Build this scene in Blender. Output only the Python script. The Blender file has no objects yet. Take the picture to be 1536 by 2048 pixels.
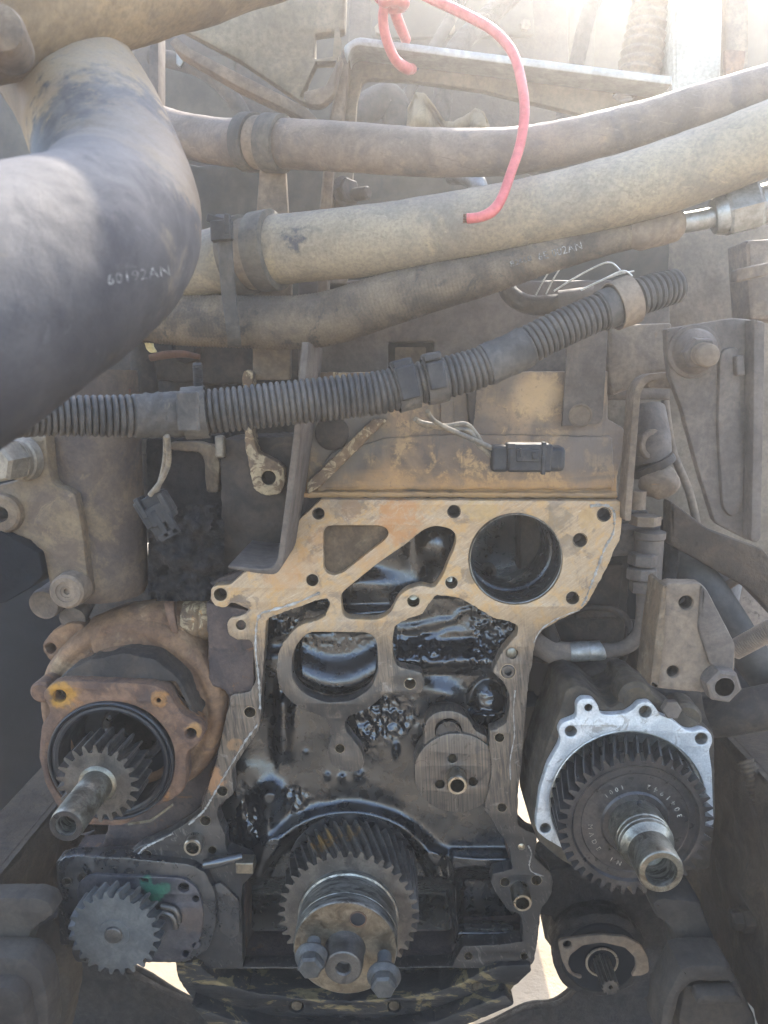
import bpy, bmesh, math, random
import numpy as np
from mathutils import Vector, Matrix, Euler
from mathutils.bvhtree import BVHTree
random.seed(7)
R = math.radians
sc = bpy.context.scene
col = sc.collection

# ------------------------------------------------------------------ camera, world, sun, exposure
CAM = Vector((0.0, 0.0, 1.35))
FPX = 1479.0                                    # focal length in pixels of the 1536 x 2048 photograph
PITCH = math.atan(259.0 / FPX)
YAW = math.atan(32.0 / FPX * math.cos(PITCH))
cam_d = bpy.data.cameras.new('camera')
cam_d.sensor_fit = 'VERTICAL'
cam_d.sensor_height = 36.0
cam_d.lens = FPX / 2048.0 * 36.0
cam_d.clip_start = 0.01
cam_d.clip_end = 200.0
cam_d.dof.use_dof = True
cam_d.dof.focus_distance = 0.93
cam_d.dof.aperture_fstop = 11.0
cam = bpy.data.objects.new('camera', cam_d)
cam.location = CAM
cam.rotation_euler = (R(90) - PITCH, 0, YAW)
col.objects.link(cam)
sc.camera = cam

SUN_EL, SUN_AZ = R(44), R(19)                   # high behind the engine, a little to the right
world = bpy.data.worlds.new('World')
sc.world = world
world.use_nodes = True
wn = world.node_tree
sky = wn.nodes.new('ShaderNodeTexSky')
sky.sky_type = 'NISHITA'
sky.sun_disc = False
sky.sun_elevation = SUN_EL
sky.sun_rotation = SUN_AZ
sky.air_density = 1.0
sky.dust_density = 1.5
bg = wn.nodes['Background']
bg.inputs['Strength'].default_value = 0.15
wn.links.new(sky.outputs[0], bg.inputs['Color'])
sun_d = bpy.data.lights.new('sun', 'SUN')
sun_d.energy = 2.0
sun_d.angle = R(0.5)
sun_d.color = (1.0, 0.91, 0.78)
sun = bpy.data.objects.new('sun', sun_d)
to_sun = Vector((math.sin(SUN_AZ) * math.cos(SUN_EL), math.cos(SUN_AZ) * math.cos(SUN_EL), math.sin(SUN_EL)))
sun.rotation_euler = to_sun.to_track_quat('Z', 'Y').to_euler()
sun.location = (1, 4, 6)
col.objects.link(sun)
vs = sc.view_settings
vs.view_transform = 'Standard'
vs.look = 'None'
vs.gamma = 1
vs.exposure = 3.0
cy = sc.cycles
sc.render.engine = 'CYCLES'
cy.use_denoising = True
cy.denoising_prefilter = 'ACCURATE'
cy.max_bounces = 8
cy.diffuse_bounces = 4
cy.glossy_bounces = 4
cy.volume_bounces = 2
cy.caustics_reflective = False
cy.caustics_refractive = False
cy.sample_clamp_indirect = 8

GLARE_HAZE = 0.058  # density of the added volume that imitates lens glare
# ------------------------------------------------------------------ helpers: pixels to places
cp, sp, cw, sw = math.cos(PITCH), math.sin(PITCH), math.cos(YAW), math.sin(YAW)
FWD = Vector((-sw * cp, cw * cp, -sp))
RGT = Vector((cw, sw, 0))
UPV = Vector((-sw * sp, cw * sp, cp))
def P(u, v, d):
    """the point of the plane Y = d that the photograph shows at pixel (u, v)"""
    w = RGT * ((u - 768) / FPX) - UPV * ((v - 1024) / FPX) + FWD
    return CAM + w * (d / w.y)
def M(u, v, d):
    """metres per pixel there"""
    return (P(u, v, d) - CAM).dot(FWD) / FPX
def PA(u, v, d):
    u = np.asarray(u, float); v = np.asarray(v, float)
    wx = RGT.x * (u - 768) / FPX - UPV.x * (v - 1024) / FPX + FWD.x
    wy = RGT.y * (u - 768) / FPX - UPV.y * (v - 1024) / FPX + FWD.y
    wz = RGT.z * (u - 768) / FPX - UPV.z * (v - 1024) / FPX + FWD.z
    k = d / wy
    return np.stack([CAM.x + wx * k, CAM.y + wy * k, CAM.z + wz * k], -1)

def smooth(a, b, x):
    t = np.clip((x - a) / (b - a), 0, 1)
    return t * t * (3 - 2 * t)
def vnoise(x, y, seed):
    rng = np.random.RandomState(seed)
    g = rng.rand(64, 64)
    xi = np.floor(x).astype(int); yi = np.floor(y).astype(int)
    fx = x - xi; fy = y - yi
    fx = fx * fx * (3 - 2 * fx); fy = fy * fy * (3 - 2 * fy)
    a = g[yi % 64, xi % 64]; b = g[yi % 64, (xi + 1) % 64]
    c = g[(yi + 1) % 64, xi % 64]; d = g[(yi + 1) % 64, (xi + 1) % 64]
    return (a * (1 - fx) + b * fx) * (1 - fy) + (c * (1 - fx) + d * fx) * fy
def fbm(x, y, seed, octv=4):
    s = 0; a = 1; n = 0
    for k in range(octv):
        s = s + a * vnoise(x * 2 ** k, y * 2 ** k, seed + k); n += a; a *= .5
    return s / n

# ------------------------------------------------------------------ helpers: objects
ROOT = {}
def props(o, label=None, cat=None, group=None, kind=None):
    if label: o['label'] = label
    if cat: o['category'] = cat
    if group: o['group'] = group
    if kind: o['kind'] = kind
    return o
def thing(name, loc, label, cat, group=None):
    o = bpy.data.objects.new(name, None)
    o.empty_display_size = 0.02
    o.location = loc
    col.objects.link(o)
    ROOT[o.name] = Vector(loc)
    return props(o, label, cat, group)
WORLDV = {}
def add_mesh(name, verts, faces, mat, parent=None, sharp=35, bevel=0, loc=None):
    verts = np.asarray([tuple(v) for v in verts] if not isinstance(verts, np.ndarray) else verts, float)
    if parent is not None:
        base = ROOT[parent.name]
    else:
        base = Vector(loc) if loc is not None else Vector(tuple((verts.min(0) + verts.max(0)) / 2))
    me = bpy.data.meshes.new(name)
    lv = verts - np.array(base)
    me.from_pydata(lv.tolist(), [], [tuple(f) for f in faces])
    me.validate()
    return link_mesh(name, me, mat, parent, sharp, bevel, base)
def link_mesh(name, me, mat, parent, sharp, bevel, base):
    me.update()
    me.polygons.foreach_set('use_smooth', [True] * len(me.polygons))
    me.set_sharp_from_angle(angle=R(sharp))
    o = bpy.data.objects.new(name, me)
    col.objects.link(o)
    if mat: me.materials.append(mat)
    if parent is not None:
        o.parent = parent
    else:
        o.location = base
    ROOT[o.name] = Vector(base)
    if bevel:
        b = o.modifiers.new('bevel', 'BEVEL')
        b.width = bevel; b.segments = 2; b.limit_method = 'ANGLE'; b.angle_limit = R(40)
        b.harden_normals = False
    return o

class MB:
    """collects shapes (world coordinates) for ONE mesh object"""
    def __init__(s): s.v = []; s.f = []
    def add(s, verts, faces):
        n = len(s.v)
        s.v.extend([tuple(p) for p in verts])
        s.f.extend([tuple(i + n for i in f) for f in faces])
        return s
    def tube(s, pts, rad, seg=20, caps=True, squash=None, lump=None):
        pts = [Vector(p) for p in pts]
        n = len(pts)
        rad = [rad] * n if not hasattr(rad, '__len__') else rad
        fr = frames(pts)
        V = []; Fc = []
        for i in range(n):
            a, b = fr[i]
            for k in range(seg):
                t = 2 * math.pi * k / seg
                V.append(pts[i] + (a * math.cos(t) + b * math.sin(t) * (squash or 1)) * rad[i])
        if lump:
            amp, fq = lump
            th = np.tile(np.arange(seg) * 2 * np.pi / seg, n); ii = np.repeat(np.cumsum([0] + [(pts[k] - pts[k - 1]).length for k in range(1, n)]), seg)
            nz = (fbm(ii * fq + 20 + np.cos(th) * 1.2, np.sin(th) * 1.6 + 20 + ii * fq * .4, 301, 4) - .5) * 2 * amp
            V = [Vector(p) + (Vector(p) - pts[q // seg]).normalized() * float(nz[q]) for q, p in enumerate(V)]
        for i in range(n - 1):
            for k in range(seg):
                k2 = (k + 1) % seg
                Fc.append((i * seg + k, i * seg + k2, (i + 1) * seg + k2, (i + 1) * seg + k))
        if caps:
            Fc.append(tuple(range(seg - 1, -1, -1)))
            Fc.append(tuple((n - 1) * seg + k for k in range(seg)))
        return s.add(V, Fc)
    def lathe(s, o, axis, prof, seg=48, close=False, phase=0.0, caps=True):
        """prof: (distance along axis, radius)"""
        o = Vector(o); ax = Vector(axis).normalized()
        a = ax.orthogonal().normalized(); b = ax.cross(a)
        V = []; Fc = []; n = len(prof)
        for t, r in prof:
            for k in range(seg):
                th = 2 * math.pi * k / seg + phase
                V.append(o + ax * t + (a * math.cos(th) + b * math.sin(th)) * max(r, 1e-5))
        for i in range(n - 1 if not close else n):
            j = (i + 1) % n
            for k in range(seg):
                k2 = (k + 1) % seg
                Fc.append((i * seg + k, i * seg + k2, j * seg + k2, j * seg + k))
        if caps and not close:
            Fc.append(tuple(range(seg - 1, -1, -1)))
            Fc.append(tuple((n - 1) * seg + k for k in range(seg)))
        return s.add(V, Fc)
    def hexa(s, c8):
        return s.add(c8, [(3, 2, 1, 0), (4, 5, 6, 7), (0, 1, 5, 4), (1, 2, 6, 5), (2, 3, 7, 6), (3, 0, 4, 7)])
    def box(s, lo, hi):
        x0, y0, z0 = lo; x1, y1, z1 = hi
        return s.hexa([(x0, y0, z0), (x1, y0, z0), (x1, y1, z0), (x0, y1, z0), (x0, y0, z1), (x1, y0, z1), (x1, y1, z1), (x0, y1, z1)])
    def obox(s, c, ex, ey, ez):
        """box about c with half-extent vectors"""
        c = Vector(c)
        q = [c - ex - ey - ez, c + ex - ey - ez, c + ex + ey - ez, c - ex + ey - ez, c - ex - ey + ez, c + ex - ey + ez, c + ex + ey + ez, c - ex + ey + ez]
        return s.hexa(q)
    def ngon_prism(s, o, axis, r, h, n=6, phase=0.0, chamfer=.12):
        return s.lathe(o, axis, [(0, r), (h * (1 - chamfer), r), (h, r * .88)], seg=n, phase=phase)
    def build(s, name, mat, parent=None, sharp=35, bevel=0, loc=None):
        if 'hole' in name or name in ('bore', 'shaft_bore', 'port', 'hole_boss'): s.f = [f for f in s.f if len(f) <= 4]
        return add_mesh(name, s.v, s.f, mat, parent, sharp, bevel, loc)

def frames(pts):
    n = len(pts); out = []
    t0 = (pts[1] - pts[0]).normalized()
    a = t0.orthogonal().normalized()
    up = Vector((0, 0, 1))
    if abs(t0.dot(up)) < .9: a = t0.cross(up).normalized()
    for i in range(n):
        t = (pts[min(i + 1, n - 1)] - pts[max(i - 1, 0)]).normalized()
        a = (a - t * a.dot(t)).normalized()
        out.append((a, t.cross(a)))
    return out
def catmull(ctrl, per=10, closed=False):
    c = [np.array(p, float) for p in ctrl]
    n = len(c); out = []
    for i in range(n if closed else n - 1):
        if closed: p0, p1, p2, p3 = c[i - 1], c[i], c[(i + 1) % n], c[(i + 2) % n]
        else: p0, p1, p2, p3 = c[max(i - 1, 0)], c[i], c[i + 1], c[min(i + 2, n - 1)]
        for k in range(per):
            t = k / per
            out.append(.5 * ((2 * p1) + (-p0 + p2) * t + (2 * p0 - 5 * p1 + 4 * p2 - p3) * t * t + (-p0 + 3 * p1 - 3 * p2 + p3) * t ** 3))
    if not closed: out.append(c[-1])
    return out
def hose_path(ctrl, per=10):
    """control points (u, v, d, radius in pixels) -> points and radii in metres"""
    w = [(*P(u, v, d), r * M(u, v, d)) for u, v, d, r in ctrl]
    q = catmull(w, per)
    return [Vector(p[:3]) for p in q], [float(p[3]) for p in q]
def resample(pts, rad, step):
    s = [0.0]
    for i in range(1, len(pts)): s.append(s[-1] + (pts[i] - pts[i - 1]).length)
    n = max(2, int(s[-1] / step))
    ss = np.linspace(0, s[-1], n)
    arr = np.array([tuple(p) for p in pts])
    q = np.stack([np.interp(ss, s, arr[:, k]) for k in range(3)], -1)
    r = np.interp(ss, s, rad)
    return [Vector(x) for x in q], list(r), list(ss)

def rpoly(pts, r=8, n=4):
    """polygon with rounded corners (pixels); a point may carry its own radius"""
    out = []; m = len(pts)
    for i in range(m):
        p = np.array(pts[i][:2], float); rr = pts[i][2] if len(pts[i]) > 2 else r
        a = np.array(pts[i - 1][:2], float); b = np.array(pts[(i + 1) % m][:2], float)
        la = np.linalg.norm(a - p); lb = np.linalg.norm(b - p)
        if rr <= 0.01: out.append(tuple(p)); continue
        qa = p + (a - p) / la * min(rr, la * .48); qb = p + (b - p) / lb * min(rr, lb * .48)
        for k in range(n + 1):
            t = k / n
            out.append(tuple((1 - t) ** 2 * qa + 2 * t * (1 - t) * p + t * t * qb))
    return out
def cpoly(pts, per=4): return [tuple(p) for p in catmull(pts, per, True)]
def circ(u, v, r, n=24, d=None, sq=None):
    """a true circle in a plane Y = const as the photograph shows it (r measured across)"""
    k = sq if sq is not None else squash(v)
    return [(u + r * math.cos(2 * math.pi * i / n), v + r * k * math.sin(2 * math.pi * i / n)) for i in range(n)]
def squash(v):
    a = math.atan((v - 1024) / FPX) + PITCH
    return (math.cos(a) / math.cos(a - PITCH)) ** 2 * (cp + sp * math.tan(a))
def jit(poly, amt, seed=1):
    rng = random.Random(seed)
    return [(u + rng.uniform(-amt, amt), v + rng.uniform(-amt, amt)) for u, v in poly]
def dens(poly, step=8):
    out = []
    for i in range(len(poly)):
        a = np.array(poly[i]); b = np.array(poly[(i + 1) % len(poly)])
        n = max(1, int(np.linalg.norm(b - a) / step))
        for k in range(n): out.append(tuple(a + (b - a) * k / n))
    return out

def plate(name, outline, d, t, mat, parent=None, holes=(), bevel=0.0008, sharp=40, loc=None):
    """a plate parallel to the engine's front: outline and holes in pixels at depth d, thickness t away from the viewer"""
    cu = bpy.data.curves.new('tmp', 'CURVE')
    cu.dimensions = '2D'; cu.fill_mode = 'BOTH'
    bevel = min(bevel, t * .4)
    cu.extrude = t / 2 - bevel
    cu.bevel_depth = bevel; cu.bevel_resolution = 1; cu.offset = -bevel
    for lp in [outline] + list(holes):
        w = [P(u, v, d) for u, v in lp]
        s = cu.splines.new('POLY')
        s.points.add(len(w) - 1)
        for pt, p in zip(s.points, w): pt.co = (p.x, p.z, 0, 1)
        s.use_cyclic_u = True
    ob = bpy.data.objects.new('tmp', cu)
    col.objects.link(ob)
    dg = bpy.context.evaluated_depsgraph_get()
    me = bpy.data.meshes.new_from_object(ob.evaluated_get(dg))
    bpy.data.objects.remove(ob); bpy.data.curves.remove(cu)
    me.name = name
    n = len(me.vertices)
    c = np.empty(n * 3); me.vertices.foreach_get('co', c); c = c.reshape(n, 3)
    w = np.stack([c[:, 0], d + t / 2 - c[:, 2], c[:, 1]], -1)
    base = ROOT[parent.name] if parent is not None else (Vector(loc) if loc is not None else Vector(tuple((w.min(0) + w.max(0)) / 2)))
    me.vertices.foreach_set('co', (w - np.array(base)).ravel())
    bm = bmesh.new(); bm.from_mesh(me)
    bmesh.ops.remove_doubles(bm, verts=bm.verts, dist=1e-6)
    bmesh.ops.recalc_face_normals(bm, faces=bm.faces)
    bm.to_mesh(me); bm.free()
    me.materials.clear()
    return link_mesh(name, me, mat, parent, sharp, 0, base)

def gear_mb(mb, cx, cz, y0, y1, rr, rt, n, twist, r_in, slices=6, dish=0.0, phase=0.0):
    """helical spur gear about an axis along Y: front y0 (near), back y1, root and tip radii, n teeth"""
    prof = []
    for i in range(n):
        for k, (f, r) in enumerate(((.02, rr), (.20, rr), (.32, rr + (rt - rr) * .55), (.42, rt), (.60, rt), (.70, rr + (rt - rr) * .55), (.82, rr))):
            prof.append((2 * math.pi * (i + f) / n + phase, r))
    m = len(prof); V = []; Fc = []
    ys = np.linspace(y0, y1, slices)
    for si, y in enumerate(ys):
        tw = twist * si / (slices - 1)
        for th, r in prof: V.append((cx + r * math.cos(th + tw), y, cz + r * math.sin(th + tw)))
    for si in range(slices - 1):
        for k in range(m):
            k2 = (k + 1) % m
            Fc.append((si * m + k, (si + 1) * m + k, (si + 1) * m + k2, si * m + k2))
    def cap(y, tw, off, sgn):
        b = len(V)
        for q, (rad, yy) in enumerate(((rr * .985, y), (rr * .93, y + dish * sgn * .2), (rr * .90, y + dish * sgn), (r_in, y + dish * sgn))):
            for th, r in prof: V.append((cx + rad * math.cos(th + tw), yy, cz + rad * math.sin(th + tw)))
        for k in range(m):
            k2 = (k + 1) % m
            f = (off + k, off + k2, b + k2, b + k); Fc.append(f if sgn > 0 else f[::-1])
            for q in range(3):
                f = (b + q * m + k, b + q * m + k2, b + (q + 1) * m + k2, b + (q + 1) * m + k); Fc.append(f if sgn > 0 else f[::-1])
    cap(y0, 0, 0, 1)
    cap(y1, twist, (slices - 1) * m, -1)
    return mb.add(V, Fc)

def decal(name, text, u, v, size, ang, target, mat, parent, lift=.0006, font_space=1.0, shear=0.0, extrude=0.0, mirror=False):
    """lettering printed on a surface: each point of the letters is laid on the target's surface"""
    fc = bpy.data.curves.new('tmp', 'FONT')
    fc.body = text; fc.size = 1.0; fc.align_x = 'CENTER'; fc.align_y = 'CENTER'; fc.space_character = font_space; fc.resolution_u = 3; fc.shear = shear
    ob = bpy.data.objects.new('tmp', fc); col.objects.link(ob)
    dg = bpy.context.evaluated_depsgraph_get(); dg.update()
    me = bpy.data.meshes.new_from_object(ob.evaluated_get(dg))
    bpy.data.objects.remove(ob)
    bm = bmesh.new(); bm.from_mesh(me)
    bmesh.ops.triangulate(bm, faces=bm.faces)
    bmesh.ops.subdivide_edges(bm, edges=[e for e in bm.edges if e.calc_length() > .15], cuts=2)
    tme = target.data
    wv = [v_.co + ROOT[target.name] for v_ in tme.vertices]
    bv = BVHTree.FromPolygons(wv, [tuple(p.vertices) for p in tme.polygons])
    ca, sa = math.cos(ang), math.sin(ang)
    ok = True; V = []
    for w in bm.verts:
        x, y = w.co.x * size * (-1 if mirror else 1), -w.co.y * size
        uu, vv = u + x * ca - y * sa, v + x * sa + y * ca
        dr = (RGT * ((uu - 768) / FPX) - UPV * ((vv - 1024) / FPX) + FWD).normalized()
        hit = bv.ray_cast(CAM, dr)
        if hit[0] is None: ok = False; V.append(None); continue
        nrm = hit[1] if hit[1].dot(dr) < 0 else -hit[1]
        V.append(hit[0] + nrm * lift)
    bm.verts.index_update()
    Fc = [tuple(x.index for x in f.verts) for f in bm.faces if all(V[x.index] is not None for x in f.verts)]
    V = [p if p is not None else Vector((0, 1, 0)) for p in V]
    used = sorted({i for f in Fc for i in f}); mp = {i: k for k, i in enumerate(used)}
    bm.free()
    if not Fc: return None
    return add_mesh(name, [V[i] for i in used], [tuple(mp[i] for i in f) for f in Fc], mat, parent)

def hexbolt(mb, p, axis, r, h, washer=0, wt=.003):
    ax = Vector(axis).normalized(); p = Vector(p)
    if washer:
        mb.lathe(p, ax, [(0, washer), (wt * .8, washer), (wt, washer * .94)], seg=28)
        p = p + ax * wt
    mb.ngon_prism(p, ax, r, h, 6, phase=random.random())
    return mb

# ------------------------------------------------------------------ helpers: materials
class NT:
    def __init__(s, name):
        s.m = bpy.data.materials.new(name); s.m.use_nodes = True
        s.t = s.m.node_tree; s.b = s.t.nodes['Principled BSDF']
        s.tc = s.t.nodes.new('ShaderNodeTexCoord'); s.geo = s.t.nodes.new('ShaderNodeNewGeometry')
    def n(s, typ, **kw):
        x = s.t.nodes.new(typ)
        for k, v in kw.items(): setattr(x, k, v)
        return x
    def l(s, a, b): s.t.links.new(a, b)
    def vec(s, world=True, scale=(1, 1, 1), rot=(0, 0, 0)):
        o = s.geo.outputs['Position'] if world else s.tc.outputs['Object']
        if scale == (1, 1, 1) and rot == (0, 0, 0): return o
        if rot != (0, 0, 0):
            mr = s.n('ShaderNodeMapping'); s.l(o, mr.inputs['Vector']); mr.inputs['Rotation'].default_value = rot; o = mr.outputs[0]
        mp = s.n('ShaderNodeMapping'); s.l(o, mp.inputs['Vector'])
        mp.inputs['Scale'].default_value = scale
        return mp.outputs[0]
    def noise(s, scale, detail=6, rough=.6, dist=0, vec=None):
        x = s.n('ShaderNodeTexNoise')
        x.inputs['Scale'].default_value = scale; x.inputs['Detail'].default_value = detail
        x.inputs['Roughness'].default_value = rough; x.inputs['Distortion'].default_value = dist
        s.l(vec if vec is not None else s.vec(), x.inputs['Vector'])
        return x.outputs['Fac']
    def rng(s, x, a, b, c=0.0, d=1.0, sm=True):
        m = s.n('ShaderNodeMapRange')
        m.interpolation_type = 'SMOOTHSTEP' if sm else 'LINEAR'
        s.l(x, m.inputs['Value'])
        m.inputs['From Min'].default_value = a; m.inputs['From Max'].default_value = b
        m.inputs['To Min'].default_value = c; m.inputs['To Max'].default_value = d
        return m.outputs['Result']
    def math(s, op, a, b=None):
        m = s.n('ShaderNodeMath', operation=op)
        for i, x in enumerate((a, b)):
            if x is None: continue
            if isinstance(x, (int, float)): m.inputs[i].default_value = x
            else: s.l(x, m.inputs[i])
        return m.outputs[0]
    def mix(s, f, a, b):
        m = s.n('ShaderNodeMix', data_type='RGBA')
        if isinstance(f, (int, float)): m.inputs['Factor'].default_value = f
        else: s.l(f, m.inputs['Factor'])
        for x, k in ((a, 6), (b, 7)):
            if isinstance(x, tuple): m.inputs[k].default_value = (*x, 1)
            else: s.l(x, m.inputs[k])
        return m.outputs[2]
    def spot(s, c, r, soft=.5, nscale=25, namp=.6):
        """a blotch of dirt about a place of the surface, with a ragged edge"""
        vm = s.n('ShaderNodeVectorMath', operation='DISTANCE')
        s.l(s.geo.outputs['Position'], vm.inputs[0]); vm.inputs[1].default_value = c
        nz = s.noise(nscale, 5, .65)
        dd = s.math('ADD', vm.outputs['Value'], s.math('MULTIPLY', s.math('SUBTRACT', nz, .5), r * namp * 2))
        return s.rng(dd, r * (1 + soft * .5), r * (1 - soft * .5))
    def bump(s, h, strength, dist=.002):
        b = s.n('ShaderNodeBump'); b.inputs['Strength'].default_value = strength; b.inputs['Distance'].default_value = dist
        s.l(h, b.inputs['Height'])
        if s.b.inputs['Normal'].links: s.l(s.b.inputs['Normal'].links[0].from_socket, b.inputs['Normal'])
        s.l(b.outputs[0], s.b.inputs['Normal'])
    def out(s, colr, rough, metal=0.0, coat=0.0, spec=None, coatr=.12):
        for x, k in ((colr, 'Base Color'), (rough, 'Roughness'), (metal, 'Metallic')):
            if isinstance(x, tuple): s.b.inputs[k].default_value = (*x, 1)
            elif isinstance(x, (int, float)): s.b.inputs[k].default_value = x
            else: s.l(x, s.b.inputs[k])
        s.b.inputs['Coat Weight'].default_value = coat
        s.b.inputs['Coat Roughness'].default_value = coatr
        if spec is not None: s.b.inputs['Specular IOR Level'].default_value = spec
        return s.m

def sat(c, k=1.30):
    l = .3 * c[0] + .55 * c[1] + .15 * c[2]
    return tuple(max(.001, l + (x - l) * k) for x in c)
def grimy(name, c1, c2, scale=30, rough=(.55, .85), metal=0.0, patches=(), bump=.5, bscale=160, bdist=.0015, stretch=(1, 1, 1), rot=(0, 0, 0), spots=(), coat=0.0, spec=None, contrast=(.36, .62), speck=None, dust=0.0, dustc=(.25, .192, .148), scuff=0.0, fm=.40):
    t = NT(name)
    c1, c2 = sat(c1), sat(c2)
    if spec is None: spec = .5 if metal > .2 else .22
    v = t.vec(True, stretch, rot)
    c = t.mix(t.rng(t.noise(scale, 7, .68, .5, v), *contrast), c1, c2)
    for (pc, ps, lo, hi, st) in patches:
        c = t.mix(t.math('MULTIPLY', t.rng(t.noise(ps, 7, .70, 1.0, v), lo, hi - .04), st), c, sat(pc))
    for (pc, at, r, st) in spots:
        c = t.mix(t.math('MULTIPLY', t.spot(tuple(at), r, .4, 70, .9), st), c, sat(pc))
    f = t.noise(bscale, 6, .68, 0, v)
    g2 = t.noise(bscale * 3.1, 3, .6, 0, v)
    c = t.mix(t.math('MULTIPLY', t.rng(t.noise(scale * .35, 5, .6, .8), .52, .66), .35), c, (c1[0] * .55, c1[1] * .53, c1[2] * .52))
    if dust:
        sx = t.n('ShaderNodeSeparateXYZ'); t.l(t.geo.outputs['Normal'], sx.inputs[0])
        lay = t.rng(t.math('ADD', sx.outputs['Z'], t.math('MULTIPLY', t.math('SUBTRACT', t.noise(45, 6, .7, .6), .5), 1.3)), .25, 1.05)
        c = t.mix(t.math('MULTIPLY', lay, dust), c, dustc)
    if scuff:
        sc1 = t.noise(1.0, 4, .75, 1.5, t.vec(True, (30, 60, 260), (0, R(-14), 0)))
        c = t.mix(t.math('MULTIPLY', t.rng(sc1, .60, .70), scuff), c, (c1[0] * .35, c1[1] * .35, c1[2] * .35))
        c = t.mix(t.math('MULTIPLY', t.rng(sc1, .40, .30), scuff * .6), c, tuple(min(.6, x * 1.9) for x in c2))
    if speck: c = t.mix(t.math('MULTIPLY', t.rng(t.noise(speck[1], 3, .7), speck[2], speck[2] + .08), speck[3]), c, speck[0])
    c = t.mix(t.rng(f, .35, .70, 0, fm), c, (c1[0] * .4, c1[1] * .4, c1[2] * .4))
    rg = t.rng(t.noise(scale * 1.7, 5, .6, 0, v), .3, .7, rough[0], rough[1])
    t.bump(t.noise(scale * .8, 4, .5, 0, v), bump * .5, bdist * 3)
    t.bump(f, bump * 1.2, bdist); t.bump(g2, bump * .5, bdist * .4)
    return t.out(c, rg, metal, coat, spec)

# ------------------------------------------------------------------ materials
FACE = 0.90                                      # distance of the machined gasket face
RUST = (.36, .165, .055); GOLD = (.48, .32, .13); TAN = (.40, .31, .21); DUST = (.30, .25, .185)
OIL = (.014, .013, .013)
m_cast = grimy('brown_cast_iron', (.07, .053, .039), (.135, .10, .07), 22, (.6, .9), patches=[(DUST, 14, .52, .75, .55), (RUST, 30, .62, .78, .35)], bump=.7)
m_castdark = grimy('dark_cast_iron', (.022, .0185, .0165), (.055, .043, .034), 26, (.55, .9), patches=[((.15, .12, .085), 18, .6, .8, .35)], bump=.8)
m_grime = grimy('black_grime', (.007, .007, .008), (.024, .020, .018), 45, (.5, .95), patches=[((.06, .048, .036), 30, .6, .8, .4)], bump=1.0, bscale=220, bdist=.003)
m_dusty = grimy('dust_covered_steel', (.11, .087, .068), (.19, .148, .112), 24, (.7, .95), patches=[((.09, .075, .06), 40, .55, .75, .5), (RUST, 33, .66, .8, .3)], bump=.45)
m_dustgrey = grimy('grey_dusty_paint', (.072, .060, .052), (.125, .103, .086), 20, (.6, .9), patches=[((.06, .055, .05), 34, .55, .75, .5)], bump=.4)
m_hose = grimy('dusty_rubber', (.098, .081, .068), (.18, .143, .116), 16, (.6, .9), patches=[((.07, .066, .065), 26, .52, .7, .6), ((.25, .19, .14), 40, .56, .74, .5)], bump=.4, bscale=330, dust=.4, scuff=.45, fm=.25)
m_hosegrey = grimy('worn_black_rubber', (.030, .0285, .030), (.058, .054, .053), 9, (.62, .88), patches=[((.17, .14, .10), 17, .57, .75, .6), ((.14, .135, .13), 60, .6, .75, .35)], bump=.18, bscale=420, spec=.18, scuff=.22, dust=.55, dustc=(.19, .165, .145), fm=.15, spots=[((.24, .18, .115), P(160, 225, .62), .10, .9), ((.20, .15, .10), P(300, 330, .5), .05, .5)])  # dust on top; the near-black base also paints shade on the elbow's underside
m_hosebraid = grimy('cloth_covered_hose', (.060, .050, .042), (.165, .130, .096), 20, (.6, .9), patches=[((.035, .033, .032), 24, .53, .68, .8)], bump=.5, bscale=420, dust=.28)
m_clamp = grimy('dirty_clamp_rubber', (.062, .055, .048), (.115, .10, .08), 30, (.6, .9), patches=[((.05, .05, .05), 40, .55, .75, .6)], bump=.3)
m_conduit = grimy('corrugated_plastic', (.036, .034, .033), (.078, .070, .062), 24, (.45, .75), patches=[((.17, .14, .10), 22, .57, .75, .55)], bump=.2)
m_tape = grimy('dusty_cloth_tape', (.048, .045, .043), (.092, .083, .074), 30, (.65, .9), patches=[((.22, .19, .15), 26, .58, .75, .5)], bump=.35)
m_plastic = grimy('black_connector_plastic', (.016, .016, .018), (.042, .039, .037), 40, (.4, .7), patches=[((.18, .15, .12), 40, .6, .8, .45)], bump=.25)
m_wire = grimy('grey_wire_jacket', (.10, .09, .08), (.22, .19, .15), 50, (.5, .8), bump=.1)
m_redwire = grimy('red_wire_jacket', (.36, .10, .10), (.44, .145, .14), 30, (.35, .55), patches=[((.45, .21, .17), 50, .6, .8, .4)], bump=.05)
m_thin = grimy('bare_wire', (.5, .5, .48), (.7, .7, .68), 60, (.3, .5), metal=.8, bump=.05)
m_steel = grimy('turned_steel', (.16, .145, .115), (.30, .28, .24), 30, (.34, .55), metal=.95, patches=[((.07, .055, .036), 30, .48, .68, .8)], bump=.12, bscale=500, bdist=.0004)
m_steelring = grimy('scratched_steel', (.17, .16, .14), (.34, .33, .30), 40, (.32, .52), metal=.9, patches=[((.05, .043, .036), 35, .50, .64, .85)], stretch=(1, 4, 1), bump=.15, bscale=400, bdist=.0005)
m_gear = grimy('oiled_gear_steel', (.075, .068, .062), (.135, .122, .108), 40, (.32, .55), metal=.75, patches=[((.03, .028, .027), 34, .5, .7, .7)], bump=.15, bscale=400, bdist=.0005)
m_gearblack = grimy('black_gear_steel', (.028, .026, .026), (.065, .058, .054), 40, (.26, .45), metal=.55, bump=.15, bscale=400, bdist=.0005)
m_geardull = grimy('dull_grey_gear', (.072, .072, .069), (.115, .111, .103), 34, (.5, .75), metal=.35, patches=[((.05, .046, .042), 40, .55, .7, .6)], bump=.2, speck=((.6, .6, .6), 700, .74, .5))
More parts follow.
